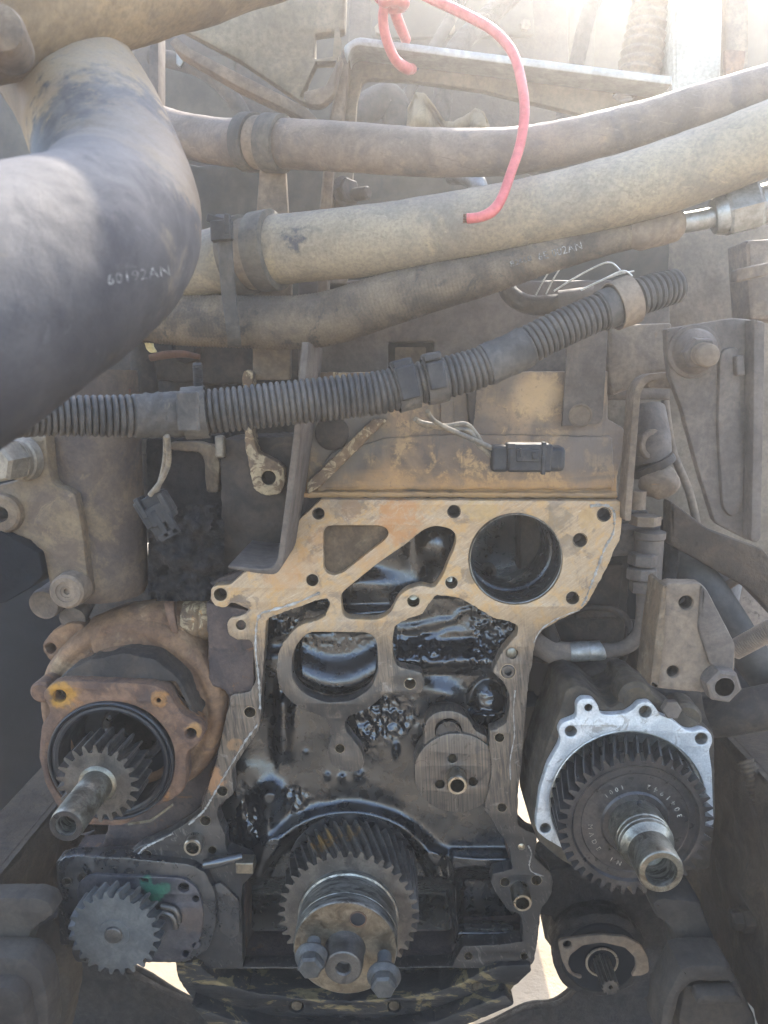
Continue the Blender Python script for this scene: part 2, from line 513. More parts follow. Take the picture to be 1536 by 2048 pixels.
m_crankgear = grimy('crank_gear_steel', (.085, .074, .064), (.15, .13, .11), 40, (.34, .55), metal=.65, patches=[((.035, .030, .027), 30, .52, .7, .7), ((.26, .23, .19), 120, .62, .70, .6)], bump=.2, bscale=300, bdist=.0006, spots=[((.40, .23, .09), P(640, 1670, .88), .020, .8), ((.36, .22, .10), P(700, 1655, .89), .014, .6)])
m_brown = grimy('browned_steel_face', (.14, .112, .082), (.25, .21, .16), 45, (.3, .5), metal=.8, patches=[((.07, .05, .035), 40, .5, .7, .7)], bump=.15)
m_boltgrey = grimy('phosphate_bolt', (.055, .051, .047), (.095, .089, .08), 60, (.5, .7), metal=.5, bump=.3, bscale=500, patches=[((.06, .055, .05), 60, .55, .7, .6)])
m_alu = grimy('bare_aluminium', (.36, .36, .355), (.52, .515, .50), 40, (.32, .5), metal=.25, patches=[((.17, .155, .13), 40, .54, .68, .7), ((.62, .61, .59), 60, .6, .7, .6)], bump=.25, bscale=400, bdist=.0005)
m_aluside = grimy('dirty_aluminium', (.036, .029, .023), (.080, .064, .047), 34, (.5, .8), metal=.15, patches=[((.30, .27, .22), 60, .68, .80, .5), ((.02, .017, .016), 24, .5, .7, .7)], bump=.5)
m_alumid = grimy('grey_machined_aluminium', (.30, .29, .26), (.52, .51, .48), 40, (.28, .45), metal=.6, patches=[((.08, .07, .06), 34, .52, .68, .8)], bump=.15, stretch=(1, 3, 1))
m_rusty = grimy('rusty_iron', (.070, .046, .036), (.155, .097, .067), 30, (.6, .9), patches=[(RUST, 26, .56, .72, .4), ((.24, .19, .135), 36, .6, .78, .5), ((.04, .034, .032), 22, .56, .72, .6)], bump=.8,
               spots=[((.30, .165, .06), P(120, 1392, .85), .018, .9), ((.27, .15, .075), P(318, 1400, .85), .011, .8), ((.30, .18, .09), P(385, 1465, .85), .010, .7)])
m_volute = grimy('rusty_cast_volute', (.10, .062, .042), (.205, .13, .083), 20, (.6, .9), patches=[((.32, .25, .17), 15, .52, .75, .55), ((.075, .055, .05), 20, .55, .72, .6)], bump=.6)
m_black = grimy('black_rubber', (.007, .008, .010), (.018, .018, .020), 40, (.35, .55), bump=.1, spec=.35)
m_void = grimy('black_part_and_shade', (.004, .005, .007), (.011, .012, .014), 10, (.7, .95), bump=.3, spec=.06)  # near-black for some parts; on the side panels it paints the void's shade
m_frame = grimy('muddy_frame_steel', (.034, .025, .019), (.070, .052, .038), 14, (.7, .95), patches=[((.115, .085, .058), 22, .55, .75, .5), ((.016, .013, .012), 30, .58, .74, .6)], bump=.9, bscale=70, bdist=.004)
m_mount = grimy('dusty_cast_mount', (.036, .029, .024), (.060, .049, .039), 18, (.7, .95), patches=[((.024, .019, .017), 26, .55, .72, .6)], bump=.5)
m_bulk = grimy('faded_bulkhead', (.030, .028, .024), (.075, .064, .050), 5, (.7, .95), patches=[((.10, .082, .06), 7, .55, .75, .6), ((.03, .03, .03), 9, .56, .7, .6)], bump=.3, bscale=40)
m_cloth = grimy('tan_cloth', (.11, .082, .05), (.17, .128, .08), 14, (.8, .95), bump=.3)
m_paintletter = grimy('white_print', (.16, .16, .155), (.32, .315, .30), 120, (.7, .9), bump=.05, patches=[((.07, .067, .065), 160, .44, .56, .95)])
m_dimletter = grimy('worn_print', (.30, .28, .24), (.5, .46, .4), 120, (.6, .8), bump=.05, patches=[((.09, .08, .07), 90, .46, .6, .9)])
m_sealant = grimy('grey_sealant', (.20, .18, .155), (.40, .38, .35), 60, (.4, .6), bump=.3, patches=[((.16, .13, .10), 60, .56, .70, .8)])
m_copper = grimy('orange_hose', (.09, .05, .034), (.13, .07, .047), 30, (.6, .8), bump=.2)
m_brass = grimy('bright_bracket', (.75, .65, .38), (.85, .76, .5), 30, (.4, .6), bump=.1)
m_bolt = grimy('dusty_bolt', (.14, .12, .095), (.23, .20, .16), 50, (.45, .7), metal=.4, patches=[((.10, .08, .06), 50, .55, .7, .5)], bump=.3)
m_chip = grimy('chipped_cream_paint', (.10, .07, .05), (.17, .12, .08), 40, (.6, .9), patches=[((.38, .31, .215), 55, .50, .60, .85), (RUST, 40, .62, .74, .6)], bump=.7)
m_zinc = grimy('zinc_sleeve', (.20, .19, .17), (.32, .31, .29), 30, (.42, .6), metal=.7, patches=[((.14, .12, .10), 40, .55, .7, .6)], bump=.1)
m_pin = grimy('steel_dowel', (.30, .27, .22), (.44, .40, .34), 40, (.25, .42), metal=1.0, patches=[((.10, .08, .06), 40, .55, .7, .7)], bump=.1)
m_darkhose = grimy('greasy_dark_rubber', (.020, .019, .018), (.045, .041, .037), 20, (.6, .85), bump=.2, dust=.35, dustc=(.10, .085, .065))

def gasket_material():
    t = NT('machined_gasket_face')
    diag = t.vec(True, (24, 60, 300), (0, R(40), 0))
    diag2 = t.vec(True, (40, 60, 800), (0, R(28), 0))
    vert = t.vec(True, (300, 60, 24), (0, R(6), 0))
    n1 = t.noise(1.0, 6, .7, .8, diag); n2 = t.noise(1.0, 5, .7, .4, diag2); n3 = t.noise(1.0, 5, .7, .8, vert)
    big = t.noise(16, 6, .65, .6); mid = t.noise(55, 7, .7, .8); fine = t.noise(330, 4, .7); blot = t.noise(26, 6, .65, 1.0)
    up = t.mix(t.rng(n1, .30, .70), (.265, .175, .098), (.385, .265, .152))
    up = t.mix(t.math('MULTIPLY', t.rng(n2, .54, .70), t.rng(blot, .40, .58)), up, (.50, .41, .295))
    up = t.mix(t.rng(mid, .48, .62, 0, .8), up, (.43, .255, .10))
    up = t.mix(t.rng(fine, .50, .64, 0, .35), up, (.44, .34, .22))
    up = t.mix(t.rng(blot, .54, .66, 0, .7), up, (.15, .107, .072))
    lo = t.mix(t.rng(n3, .36, .64), (.036, .028, .022), (.145, .108, .076))
    lo = t.mix(t.rng(mid, .56, .72, 0, .6), lo, (.30, .26, .215))
    sepz = t.n('ShaderNodeSeparateXYZ'); t.l(t.geo.outputs['Position'], sepz.inputs[0])
    z0 = P(760, 1275, FACE).z; z1 = P(760, 1600, FACE).z
    zz = t.math('ADD', sepz.outputs['Z'], t.math('MULTIPLY', t.math('SUBTRACT', blot, .5), .11))
    oily = t.rng(zz, z0 + .05, z0 - .04)
    deep = t.rng(zz, z1 + .05, z1 - .06)
    c = t.mix(oily, up, lo)
    wavy = t.noise(1.0, 4, .6, 2.0, t.vec(True, (120, 60, 40), (0, R(20), 0)))
    dk = t.mix(t.rng(wavy, .56, .66, 0, .8), (.018, .016, .0155), (.12, .105, .09))
    c = t.mix(t.math('MULTIPLY', deep, .95), c, dk)
    for (pc, at, r, st) in [((.36, .17, .062), (800, 1042), .026, .8), ((.36, .19, .075), (735, 1100), .024, .45), ((.36, .19, .08), (560, 1150), .022, .5), ((.36, .18, .08), (425, 1560), .016, .75), ((.35, .19, .08), (470, 1490), .010, .5), ((.36, .20, .09), (600, 1130), .02, .4), ((.33, .17, .07), (640, 1075), .012, .4),
                            ((.026, .022, .020), (640, 1420), .050, .85), ((.024, .021, .019), (720, 1415), .035, .85), ((.05, .04, .032), (590, 1380), .03, .7), ((.36, .18, .07), (700, 1020), .012, .6), ((.38, .25, .10), (960, 1012), .02, .6), ((.37, .235, .10), (1180, 1040), .014, .7), ((.13, .10, .075), (690, 1010), .02, .6), ((.13, .105, .075), (1120, 1040), .018, .6), ((.12, .095, .07), (1140, 1090), .014, .6), ((.030, .026, .024), (690, 1510), .032, .6), ((.10, .08, .06), (940, 1150), .012, .6),
                            ((.024, .022, .021), (1060, 1760), .05, .6), ((.026, .024, .022), (820, 1365), .02, .8), ((.07, .06, .05), (575, 1340), .016, .7), ((.06, .045, .04), (478, 1215), .016, .75), ((.05, .042, .036), (430, 1670), .03, .8), ((.016, .015, .016), (450, 1830), .07, .95)]:
        c = t.mix(t.math('MULTIPLY', t.math('MULTIPLY', t.spot(tuple(P(*at, FACE)), r, .35, 75, 1.1), st), t.rng(mid, .36, .52, .3, 1)), c, pc)
    c = t.mix(t.rng(fine, .62, .72, 0, .5), c, (.06, .045, .033))
    rg = t.math('MULTIPLY', t.rng(mid, .3, .7, .42, .72), t.rng(oily, 0, 1, 1, .62))
    t.bump(n1, .15, .0008); t.bump(mid, .35, .0012); t.bump(fine, .3, .0006)
    return t.out(c, rg, t.rng(mid, .3, .7, .05, .3))
m_gasket = gasket_material()

def oily_material(name, dry=.5, rlo=.07, rhi=.5, c0=(.008, .008, .009), c1=(.022, .019, .017), c2=(.055, .043, .034), bs=1.0, attr=False, coat=.25, coatr=.12):
    t = NT(name)
    big = t.noise(22, 6, .65, .8); mid = t.noise(70, 6, .65, .6); drip = t.noise(1.0, 5, .65, .4, t.vec(True, (150, 100, 26)))
    fine = t.noise(420, 4, .65)
    c = t.mix(t.rng(mid, .35, .65), c0, c1)
    dr = t.math('MULTIPLY', t.rng(big, .48, .66), t.rng(drip, .35, .62, .3, 1))
    c = t.mix(t.math('MULTIPLY', dr, dry), c, c2)
    rg = t.math('ADD', t.rng(mid, .35, .7, rlo, rlo + .16), t.math('MULTIPLY', dr, rhi))
    if attr:
        at = t.n('ShaderNodeAttribute'); at.attribute_name = 'wet'; wet = at.outputs['Fac']
        c = t.mix(wet, c, t.mix(t.rng(fine, .55, .7), (.006, .006, .007), (.03, .023, .017)))
        rg = t.math('ADD', t.math('MULTIPLY', rg, t.math('SUBTRACT', 1.0, wet)), t.math('MULTIPLY', wet, .10))
        t.bump(t.math('MULTIPLY', mid, t.rng(wet, 0, 1, .05, .8)), .30, .0016)
        t.bump(t.math('MULTIPLY', fine, t.rng(wet, 0, 1, .9, .5)), .22, .0006)
        t.bump(drip, .05, .0010)
    else:
        t.bump(mid, .30 * bs, .0018); t.bump(drip, .25 * bs, .0014); t.bump(fine, .10 * bs, .0006)
    return t.out(c, rg, 0, coat, .45, coatr)
m_oily = oily_material('oil_wet_casting', .28, .22, .14, (.004, .004, .0045), (.011, .010, .0095), (.026, .0205, .016), attr=True, coat=.7, coatr=.20)
m_oildry = oily_material('oil_stained_steel', .8, .22, .4, (.010, .010, .011), (.024, .021, .020), (.06, .048, .038), .8)
m_oilgloss = oily_material('fresh_black_oil', .10, .03, .12, bs=1.2, coat=1.0)
m_sludge = oily_material('oil_sludge', .25, .05, .3, bs=3.0)

def pad_material():
    t = NT('machined_pad_face')
    vert = t.vec(True, (800, 60, 7), (0, R(3), 0))
    n3 = t.noise(1.0, 6, .7, .3, vert); mid = t.noise(45, 6, .65, .8)
    c = t.mix(t.rng(n3, .40, .64), (.040, .032, .026), (.155, .118, .085))
    c = t.mix(t.rng(mid, .5, .68, 0, .8), c, (.028, .022, .019))
    t.bump(n3, .15, .0008)
    return t.out(c, t.rng(mid, .3, .7, .24, .48), .35, .1)
m_pad = pad_material()

def rust_block_material():
    t = NT('stained_upper_casting')
    big = t.noise(9, 6, .62, .6); mid = t.noise(34, 8, .74, .3); fine = t.noise(210, 5, .65)
    horiz = t.noise(1.0, 6, .65, .7, t.vec(True, (9, 9, 60)))
    c = t.mix(t.rng(big, .36, .64), (.075, .050, .033), (.235, .145, .075))
    c = t.mix(t.rng(mid, .50, .62, 0, .8), c, (.37, .235, .105))
    c = t.mix(t.rng(t.noise(60, 8, .75, .3), .53, .63, 0, .75), c, (.075, .052, .034))
    runs = t.noise(1.0, 6, .7, .5, t.vec(True, (70, 70, 7)))
    c = t.mix(t.rng(runs, .54, .64, 0, .6), c, (.06, .045, .032))
    sepz = t.n('ShaderNodeSeparateXYZ'); t.l(t.geo.outputs['Position'], sepz.inputs[0])
    zb = P(900, 985, .93).z
    low = t.rng(t.math('ADD', sepz.outputs['Z'], t.math('MULTIPLY', t.math('SUBTRACT', horiz, .5), .05)), zb + .035, zb)
    c = t.mix(t.math('MULTIPLY', low, t.rng(mid, .30, .6, .4, 1)), c, (.33, .18, .065))
    c = t.mix(t.math('MULTIPLY', t.rng(horiz, .55, .72), .55), c, (.13, .085, .05))
    for (pc, at, r, st) in [((.40, .22, .08), (770, 960), .03, .5), ((.10, .085, .065), (690, 860), .06, .8), ((.13, .10, .08), (1190, 880), .05, .7), ((.09, .07, .052), (900, 790), .05, .7), ((.07, .055, .042), (1010, 760), .03, .7), ((.42, .27, .13), (1070, 790), .028, .7), ((.11, .10, .085), (660, 780), .05, .7), ((.05, .04, .03), (825, 985), .011, .8), ((.06, .045, .035), (900, 996), .012, .7), ((.05, .04, .03), (640, 960), .015, .7)]:
        c = t.mix(t.math('MULTIPLY', t.spot(tuple(P(*at, .93)), r, 1.0, 30, .8), st), c, pc)
    c = t.mix(t.rng(fine, .58, .72, 0, .5), c, (.09, .065, .045))
    t.bump(mid, .45, .0025); t.bump(fine, .5, .0012)
    return t.out(c, t.rng(mid, .3, .7, .55, .85))
m_upper = rust_block_material()

def ground_material():
    t = NT('sunlit_dirt')
    c = t.mix(t.rng(t.noise(3, 8, .65), .35, .65), (.24, .185, .12), (.33, .265, .185))
    c = t.mix(t.rng(t.noise(45, 6, .7), .55, .75, 0, .5), c, (.19, .15, .105))
    t.bump(t.noise(60, 6, .7), .5, .01)
    return t.out(c, .9)
m_ground = ground_material()

m_lug = grimy('purple_brown_casting', (.045, .036, .034), (.095, .070, .058), 20, (.55, .85), patches=[((.19, .10, .045), 30, .58, .7, .6), ((.02, .018, .018), 24, .55, .7, .7)], bump=.9)

# ------------------------------------------------------------------ the setting
g = MB(); gx = np.linspace(-14, 14, 57); gv = []; gf = []
for j, y in enumerate(gx):
    for i, x in enumerate(gx): gv.append((x, y + 3, .02 * float(vnoise(np.array(x * 1.3 + 50), np.array(y * 1.3 + 50), 3)) - .02))
for j in range(56):
    for i in range(56): gf.append((j * 57 + i, j * 57 + i + 1, (j + 1) * 57 + i + 1, (j + 1) * 57 + i))
props(add_mesh('ground', gv, gf, m_ground, None, 80, loc=(0, 3, 0)), 'pale tan dirt ground below the truck', kind='structure')

# cab bulkhead far behind the engine: two pressed sheets with ribs
t = thing('bulkhead', (0, 1.95, .95), 'faded brown cab bulkhead behind the engine', 'bulkhead')
b = MB(); b.box((-1.6, 1.95, .92), (1.6, 2.0, 2.36)); b.build('panel', m_bulk, t, bevel=.004)
for x in (-.62, -.30, -.02, .22, .40, .66):
    b = MB(); b.box((x, 1.925, .95), (x + .06, 1.95, 2.34)); b.build('rib', m_bulk, t, bevel=.012)
b = MB(); b.box((-1.5, 1.90, 1.52), (1.5, 1.949, 1.60)); b.build('crossrail', m_castdark, t, bevel=.008)

# frame rails, left and right: C-channels running away from the viewer
def rail(sx, x, label):
    t = thing('frame_rail', (x, 1.0, .5), label, 'frame rail', 'frame rails beside the engine')
    y0, y1 = .25, 3.2
    b = MB(); xs = sorted((x, x + sx * .012)); b.box((xs[0], y0, .42), (xs[1], y1, .70)); b.build('web', m_frame, t, bevel=.003)
    for z in (.42, .69):
        b = MB(); xs = sorted((x + sx * .0125, x + sx * .09)); b.box((xs[0], y0, z), (xs[1], y1, z + .01)); b.build('flange', m_frame, t, bevel=.003)
    return t
pr = P(1430, 1880, .95); pl = P(46, 1700, .95)
def frame_rail(x, sx, z0, z1, label):
    t = thing('frame_rail', (x, 1.2, z0), label, 'frame rail', 'frame rails beside the engine')
    n = 150; V = []; Fc = []
    ys = np.linspace(.22, 2.2, n); zs = np.linspace(z0, z1, 14)
    for i, y in enumerate(ys):
        for j, z in enumerate(zs):
            k = fbm(np.array(y * 30 + 9), np.array(z * 30 + 3), 5 + (sx > 0)) - .5
            V.append((x - sx * max(0, float(k) + .1) * .034, y, z))
    for i in range(n - 1):
        for j in range(13): Fc.append((i * 14 + j, (i + 1) * 14 + j, (i + 1) * 14 + j + 1, i * 14 + j + 1))
    add_mesh('muddy_web', V, Fc, m_frame, t, 60)
    for yb, zb in ((.62, .6), (.74, .6), (.86, .35), (1.05, .6), (1.2, .35)):
        b = MB(); b.lathe((x - sx * .010, yb, z0 + (z1 - z0) * zb), (-sx, 0, 0), [(-.02, .016), (.002, .016), (.003, .013), (.014, .0125), (.016, .010), (.016, .0001)], 6 if yb > .8 else 20); b.build('rail_bolt', m_frame, t, 30)
    b = MB(); xs = sorted((x + sx * .004, x + sx * .012)); b.box((xs[0], .22, z0), (xs[1], 3.0, z1)); b.build('web', m_frame, t)
    for z in (z0, z1 - .008):
        b = MB(); xs = sorted((x + sx * .0125, x + sx * .085)); b.box((xs[0], .22, z), (xs[1], 3.0, z + .008)); b.build('flange', m_frame, t, bevel=.002)
frame_rail(pr.x, 1, pr.z, pr.z + .30, 'mud caked steel frame rail behind the toothed gear with grey shaft and aluminium rim')
frame_rail(pl.x, -1, pl.z - .28, pl.z, 'brown frame rail beside the lone dull grey gear in the lower corner')

# added black panels standing in for the shade behind both engine sides
plate('shade_panel', [(-400, 640), (215, 640), (215, 1660), (120, 1700), (-400, 1700)], 1.5, .02, m_void, None,
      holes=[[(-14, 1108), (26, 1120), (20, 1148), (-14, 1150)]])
# clutter in front of the bulkhead
for (nm, lab, cat, pts_, r_px, mt) in (
        ('steel_line', 'dim brown line slanting up behind the angle frame', 'pipe', [(760, 330, 1.5), (820, 180, 1.5), (900, 40, 1.55), (960, -80, 1.6)], 12, m_castdark),
        ('wire_loom', 'dim dark loom slanting behind the red wire loop', 'cable', [(880, 260, 1.45), (900, 120, 1.45), (980, 30, 1.5), (1080, -60, 1.5)], 20, m_grime),
        ('wire_loom', 'dim dark loom hanging behind the ribbed duct', 'cable', [(1120, 260, 1.5), (1150, 140, 1.5), (1180, 20, 1.5), (1230, -80, 1.5)], 16, m_grime),
        ('steel_line', 'dim brown line behind the diagonal strut', 'pipe', [(300, 110, 1.4), (420, 150, 1.4), (500, 260, 1.4), (520, 420, 1.4)], 16, m_castdark),
        ('heater_hose', 'dim brown hose arching behind the angle frame opening', 'hose', [(700, 240, 1.4), (780, 200, 1.42), (800, 300, 1.42), (790, 420, 1.4)], 30, m_castdark)):
    q = catmull([(*P(u, v, d), r_px * M(u, v, d)) for u, v, d in pts_], 10)
    t = thing(nm, tuple(q[0][:3]), lab, cat)
    b = MB(); b.tube([p[:3] for p in q], [float(p[3]) for p in q], 18); b.build('tube', mt, t, 60)
t = thing('heater_box', tuple(P(900, 120, 1.7)), 'dark brown box behind the angle frame, before the bulkhead', 'box')
plate('case', rpoly([(700, -120), (1130, -120), (1150, 330), (690, 330)], 20), 1.68, .18, m_castdark, t, bevel=.012)
plate('lid', rpoly([(740, -120), (1060, -120), (1070, 70), (742, 76)], 10), 1.665, .016, m_bulk, t, bevel=.004)
for u, v in ((760, 60), (900, 58), (1050, 52), (730, 300), (1120, 300)):
    b = MB(); b.lathe(P(u, v, 1.664), (0, -1, 0), [(0, .012), (.008, .011), (.010, .0001)], 6); b.build('case_bolt', m_dusty, t)
t = thing('heater_box', tuple(P(420, 200, 1.5)), 'dark brown box behind the diagonal strut at the upper left', 'box')
plate('case', rpoly([(180, 40), (600, 40), (600, 420), (180, 420)], 20), 1.5, .15, m_castdark, t, bevel=.012)
plate('lid', rpoly([(330, 110), (470, 110), (470, 300), (330, 300)], 10), 1.49, .012, m_bulk, t, bevel=.004)
props(bpy.data.objects['shade_panel'], 'added black panel standing in for shade behind the rusty scroll housing', 'inner panel')
ip = plate('shade_panel', [(1040, 900), (1950, 900), (1950, 2150), (1330, 2150), (1330, 1640), (1135, 1555), (1040, 1555)], 1.5, .02, m_void, None,
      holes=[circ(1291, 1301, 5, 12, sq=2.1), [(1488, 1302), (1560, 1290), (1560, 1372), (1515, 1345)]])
props(ip, 'added black panel standing in for shade, pierced by small bright gaps behind the holed brackets', 'inner panel')

# dropped crossmember low behind the engine
t = thing('crossmember', tuple(P(720, 2060, 1.12)), 'black oily crossmember dipping under the engine', 'crossmember')
o = cpoly([(60, 1890), (180, 1905), (285, 1946), (368, 1996), (480, 2040), (720, 2075), (930, 2065), (1050, 2015), (1110, 2005), (1165, 1960), (1240, 1900), (1340, 1880), (1420, 1900), (1420, 2300), (700, 2330), (60, 2300)], 5)
plate('front_plate', o, 1.10, .014, m_grime, t, bevel=.006)
o = cpoly([(250, 1946), (340, 1992), (480, 2042), (720, 2082), (930, 2072), (1050, 2022), (1120, 2010), (1180, 1960), (1190, 1990), (1100, 2055), (930, 2110), (720, 2120), (470, 2085), (300, 2010)], 5)
plate('top_flange', o, 1.085, .014, m_grime, t, bevel=.004)

# ------------------------------------------------------------------ engine block
eng = thing('engine_block', tuple(P(760, 1960, FACE + .05)), 'opened engine front with tan gasket face and oil-black gear cavity', 'engine block')
OUT = rpoly([(642, 999), (1244, 1003, 6), (1246, 1012, 4), (1240, 1080), (1228, 1100), (1216, 1132), (1177, 1204), (1160, 1221, 6), (1118, 1240), (1086, 1260), (1072, 1277), (1067, 1302), (1064, 1334), (1058, 1350), (1055, 1386), (1049, 1456), (1044, 1508), (1042, 1540), (1036, 1586), (1035, 1650), (1054, 1662), (1072, 1668), (1074, 1684), (1068, 1714), (1081, 1727), (1100, 1744), (1106, 1764), (1102, 1792), (1088, 1810), (1080, 1822), (1079, 1850), (1076, 1876), (1068, 1925), (1058, 1936, 4),
             (930, 1938), (905, 1936), (480, 1938), (400, 1938), (390, 1900), (120, 1890), (112, 1722), (140, 1714), (257, 1711), (280, 1694), (327, 1674), (366, 1651), (402, 1625), (416, 1574), (425, 1548), (434, 1517), (444, 1470), (450, 1442), (457, 1415), (462, 1390), (500, 1384), (512, 1362), (506, 1288), (499, 1279), (475, 1280), (457, 1270), (454, 1247), (461, 1236), (486, 1230), (499, 1219), (464, 1204), (449, 1216), (431, 1212), (421, 1200), (422, 1177), (431, 1172), (460, 1170), (488, 1146), (540, 1120), (575, 1090), (592, 1050), (600, 1038)], 6)
BIG = rpoly([(533, 1241, 5), (541, 1234, 3), (582, 1219), (634, 1201), (656, 1197), (661, 1210), (650, 1233), (629, 1243), (603, 1250), (582, 1266), (567, 1285), (556, 1310), (553, 1340), (556, 1365), (567, 1388), (592, 1412), (630, 1428), (652, 1438), (660, 1452), (662, 1475), (656, 1495), (655, 1510), (663, 1528), (680, 1540), (700, 1545), (722, 1540), (729, 1522), (722, 1500), (706, 1480), (692, 1462), (689, 1446), (697, 1433), (730, 1420), (755, 1402), (772, 1385), (800, 1386), (818, 1390), (842, 1386), (849, 1366), (843, 1345), (815, 1339), (796, 1334), (787, 1318), (785, 1280), (790, 1252), (815, 1238), (845, 1228), (858, 1208), (871, 1190), (916, 1195), (952, 1214), (988, 1237), (1020, 1243), (1037, 1253), (1035, 1269), (1017, 1289), (1004, 1305), (994, 1325), (985, 1345), (1008, 1365), (1019, 1390), (1020, 1415), (1013, 1446), (994, 1458), (980, 1462), (978, 1490), (984, 1530), (978, 1580), (970, 1606), (968, 1618), (986, 1640), (997, 1662), (1012, 1682), (1016, 1692), (1021, 1713), (1026, 1738), (1006, 1744), (986, 1748), (981, 1764), (998, 1796), (1016, 1821), (1040, 1829), (1046, 1850), (1045, 1884), (1000, 1890), (925, 1893), (915, 1912), (905, 1934, 3),
             (485, 1934, 3), (482, 1800), (486, 1768), (510, 1745), (500, 1722), (452, 1702), (450, 1670), (440, 1650), (434, 1630), (437, 1613), (450, 1600), (467, 1590), (466, 1570), (464, 1546), (470, 1530), (490, 1500), (505, 1478), (517, 1461), (521, 1442), (522, 1420), (524, 1360), (529, 1300)], 5)
H1 = rpoly([(646, 1064), (653, 1053), (662, 1051), (759, 1051), (773, 1056), (778, 1067), (772, 1078), (686, 1145), (668, 1151), (654, 1147), (647, 1137)], 6)
H2 = rpoly([(681, 1187), (684, 1228), (694, 1238), (757, 1240), (782, 1226), (795, 1196), (812, 1180), (842, 1170), (868, 1178), (887, 1150), (897, 1123), (909, 1097), (914, 1074), (904, 1058), (872, 1051), (848, 1058), (809, 1090), (760, 1123)], 12)
H4 = rpoly([(616, 1264), (738, 1265), (754, 1280), (756, 1345), (741, 1378), (704, 1402), (652, 1406), (608, 1388), (584, 1360), (583, 1320), (592, 1290)], 14)
HOLES = [(637, 1027, 11), (908, 1023, 12), (1208, 1029, 13), (1160, 1080, 13), (903, 1165, 12), (827, 1202, 12), (1145, 1196, 13), (625, 1160, 12), (441, 1189, 13), (482, 1250, 10), (500, 1424, 11), (820, 1367, 11), (1016, 1343, 14), (1024, 1307, 12), (999, 1475, 9), (680, 1497, 9), (445, 1582, 10), (411, 1641, 10), (293, 1710, 10), (1004, 1615, 9), (1010, 1764, 9), (1073, 1760, 10), (425, 1700, 8), (1048, 1912, 7), (937, 1912, 8)]
BORE = circ(1031, 1118, 94, 56)
PH = [circ(u, v, r, 18) for u, v, r in HOLES]
plate('gasket_face', jit(dens(OUT, 7), .7, 3), FACE, .022, m_gasket, eng, holes=[jit(dens(BIG, 8), .9, 4), H1, H2, H4, BORE] + PH, bevel=.0010)

# hole bottoms: one small blind cup behind every tapped hole
holemesh = None
for i, (u, v, r) in enumerate(HOLES):
    p = P(u, v, FACE); rr = r * M(u, v, FACE)
    if (u, v) == (1024, 1307): continue
    b = MB(); q = []
    n = 9
    q = [(-.0004, rr * 1.14), (-.0004, rr * 1.06), (.0015, rr * .985)]
    for k in range(n): q += [(.003 + k * .0022, rr * (.86 if k % 2 else .97))]
    q += [(.026, rr * .86), (.028, 0.0001)]
    b.lathe(p, (0, 1, 0), q, 20)
    f = [x for x in b.f if len(x) == 4]
    add_mesh('threaded_hole', b.v, f, m_castdark if v < 1100 else m_pin, eng, 30)
p = P(1024, 1307, FACE - .0); rr = 12 * M(1024, 1307, FACE)
b = MB(); b.lathe(p + Vector((0, .004, 0)), (0, -1, 0), [(0, rr), (.002, rr * .9), (.0035, rr * .6), (.0042, .0001)], 24); b.build('ball_plug', m_steel, eng)
p = P(1016, 1343, FACE); rr = 14 * M(1016, 1343, FACE)
b = MB(); b.lathe(p + Vector((0, .006, 0)), (0, -1, 0), [(0, rr), (.0065, rr), (.008, rr * .86), (.008, rr * .55), (-.01, rr * .5)], 24); b.build('hollow_dowel', m_gear, eng)

# raw casting behind the machined face
CAST = rpoly([(600, 990), (1225, 1000), (1228, 1080), (1205, 1135), (1160, 1212), (1090, 1250), (1062, 1290), (1050, 1400), (1038, 1500), (1030, 1600), (1030, 1660), (1062, 1690), (1085, 1750), (1072, 1820), (1062, 1920), (1000, 1925), (1000, 1890), (910, 1890), (910, 1925), (470, 1925), (470, 1760), (400, 1740), (150, 1740), (135, 1720), (275, 1712), (395, 1632), (440, 1480), (452, 1385), (419, 1376), (416, 1216), (410, 1170), (455, 1150), (560, 1120), (600, 1040)], 6)
CHOL = rpoly([(526, 1236), (660, 1190), (668, 1180), (800, 1090), (860, 1045), (920, 1050), (920, 1100), (900, 1180), (1045, 1240), (1045, 1270), (1010, 1320), (1026, 1390), (1022, 1450), (1010, 1600), (1010, 1690), (1050, 1830), (1050, 1884), (915, 1895), (905, 1922), (488, 1922), (488, 1760), (500, 1730), (448, 1700), (430, 1630), (460, 1590), (460, 1545), (512, 1450), (520, 1340)], 10)
plate('raw_casting', jit(dens(CAST, 9), 1.6, 8), FACE + .0225, .06, m_lug, eng, holes=[CHOL, circ(1031, 1118, 97, 48)], bevel=.003)
plate('casting_lug', jit(dens(rpoly([(412, 1205), (470, 1215), (508, 1226), (508, 1384), (455, 1390), (445, 1378), (419, 1374)], 6), 8), 1.2, 9), FACE + .006, .016, m_lug, eng, bevel=.002)

plate('lower_side', jit(dens(rpoly([(250, 1560), (440, 1500), (480, 1560), (470, 1740), (260, 1735), (200, 1700)], 10), 9), 1.6, 24), FACE + .05, .05, m_lug, eng, bevel=.003)
plate('dark_backing', [(150, 1150), (470, 1150), (520, 1760), (150, 1760)], 1.18, .02, m_castdark, eng)  # added dark sheet, stands in for shade in the open gaps
# recessed web floor
plate('recess_floor', [(636, 1040), (790, 1040), (790, 1075), (690, 1160), (640, 1162)], FACE + .012, .009, m_cast, eng)

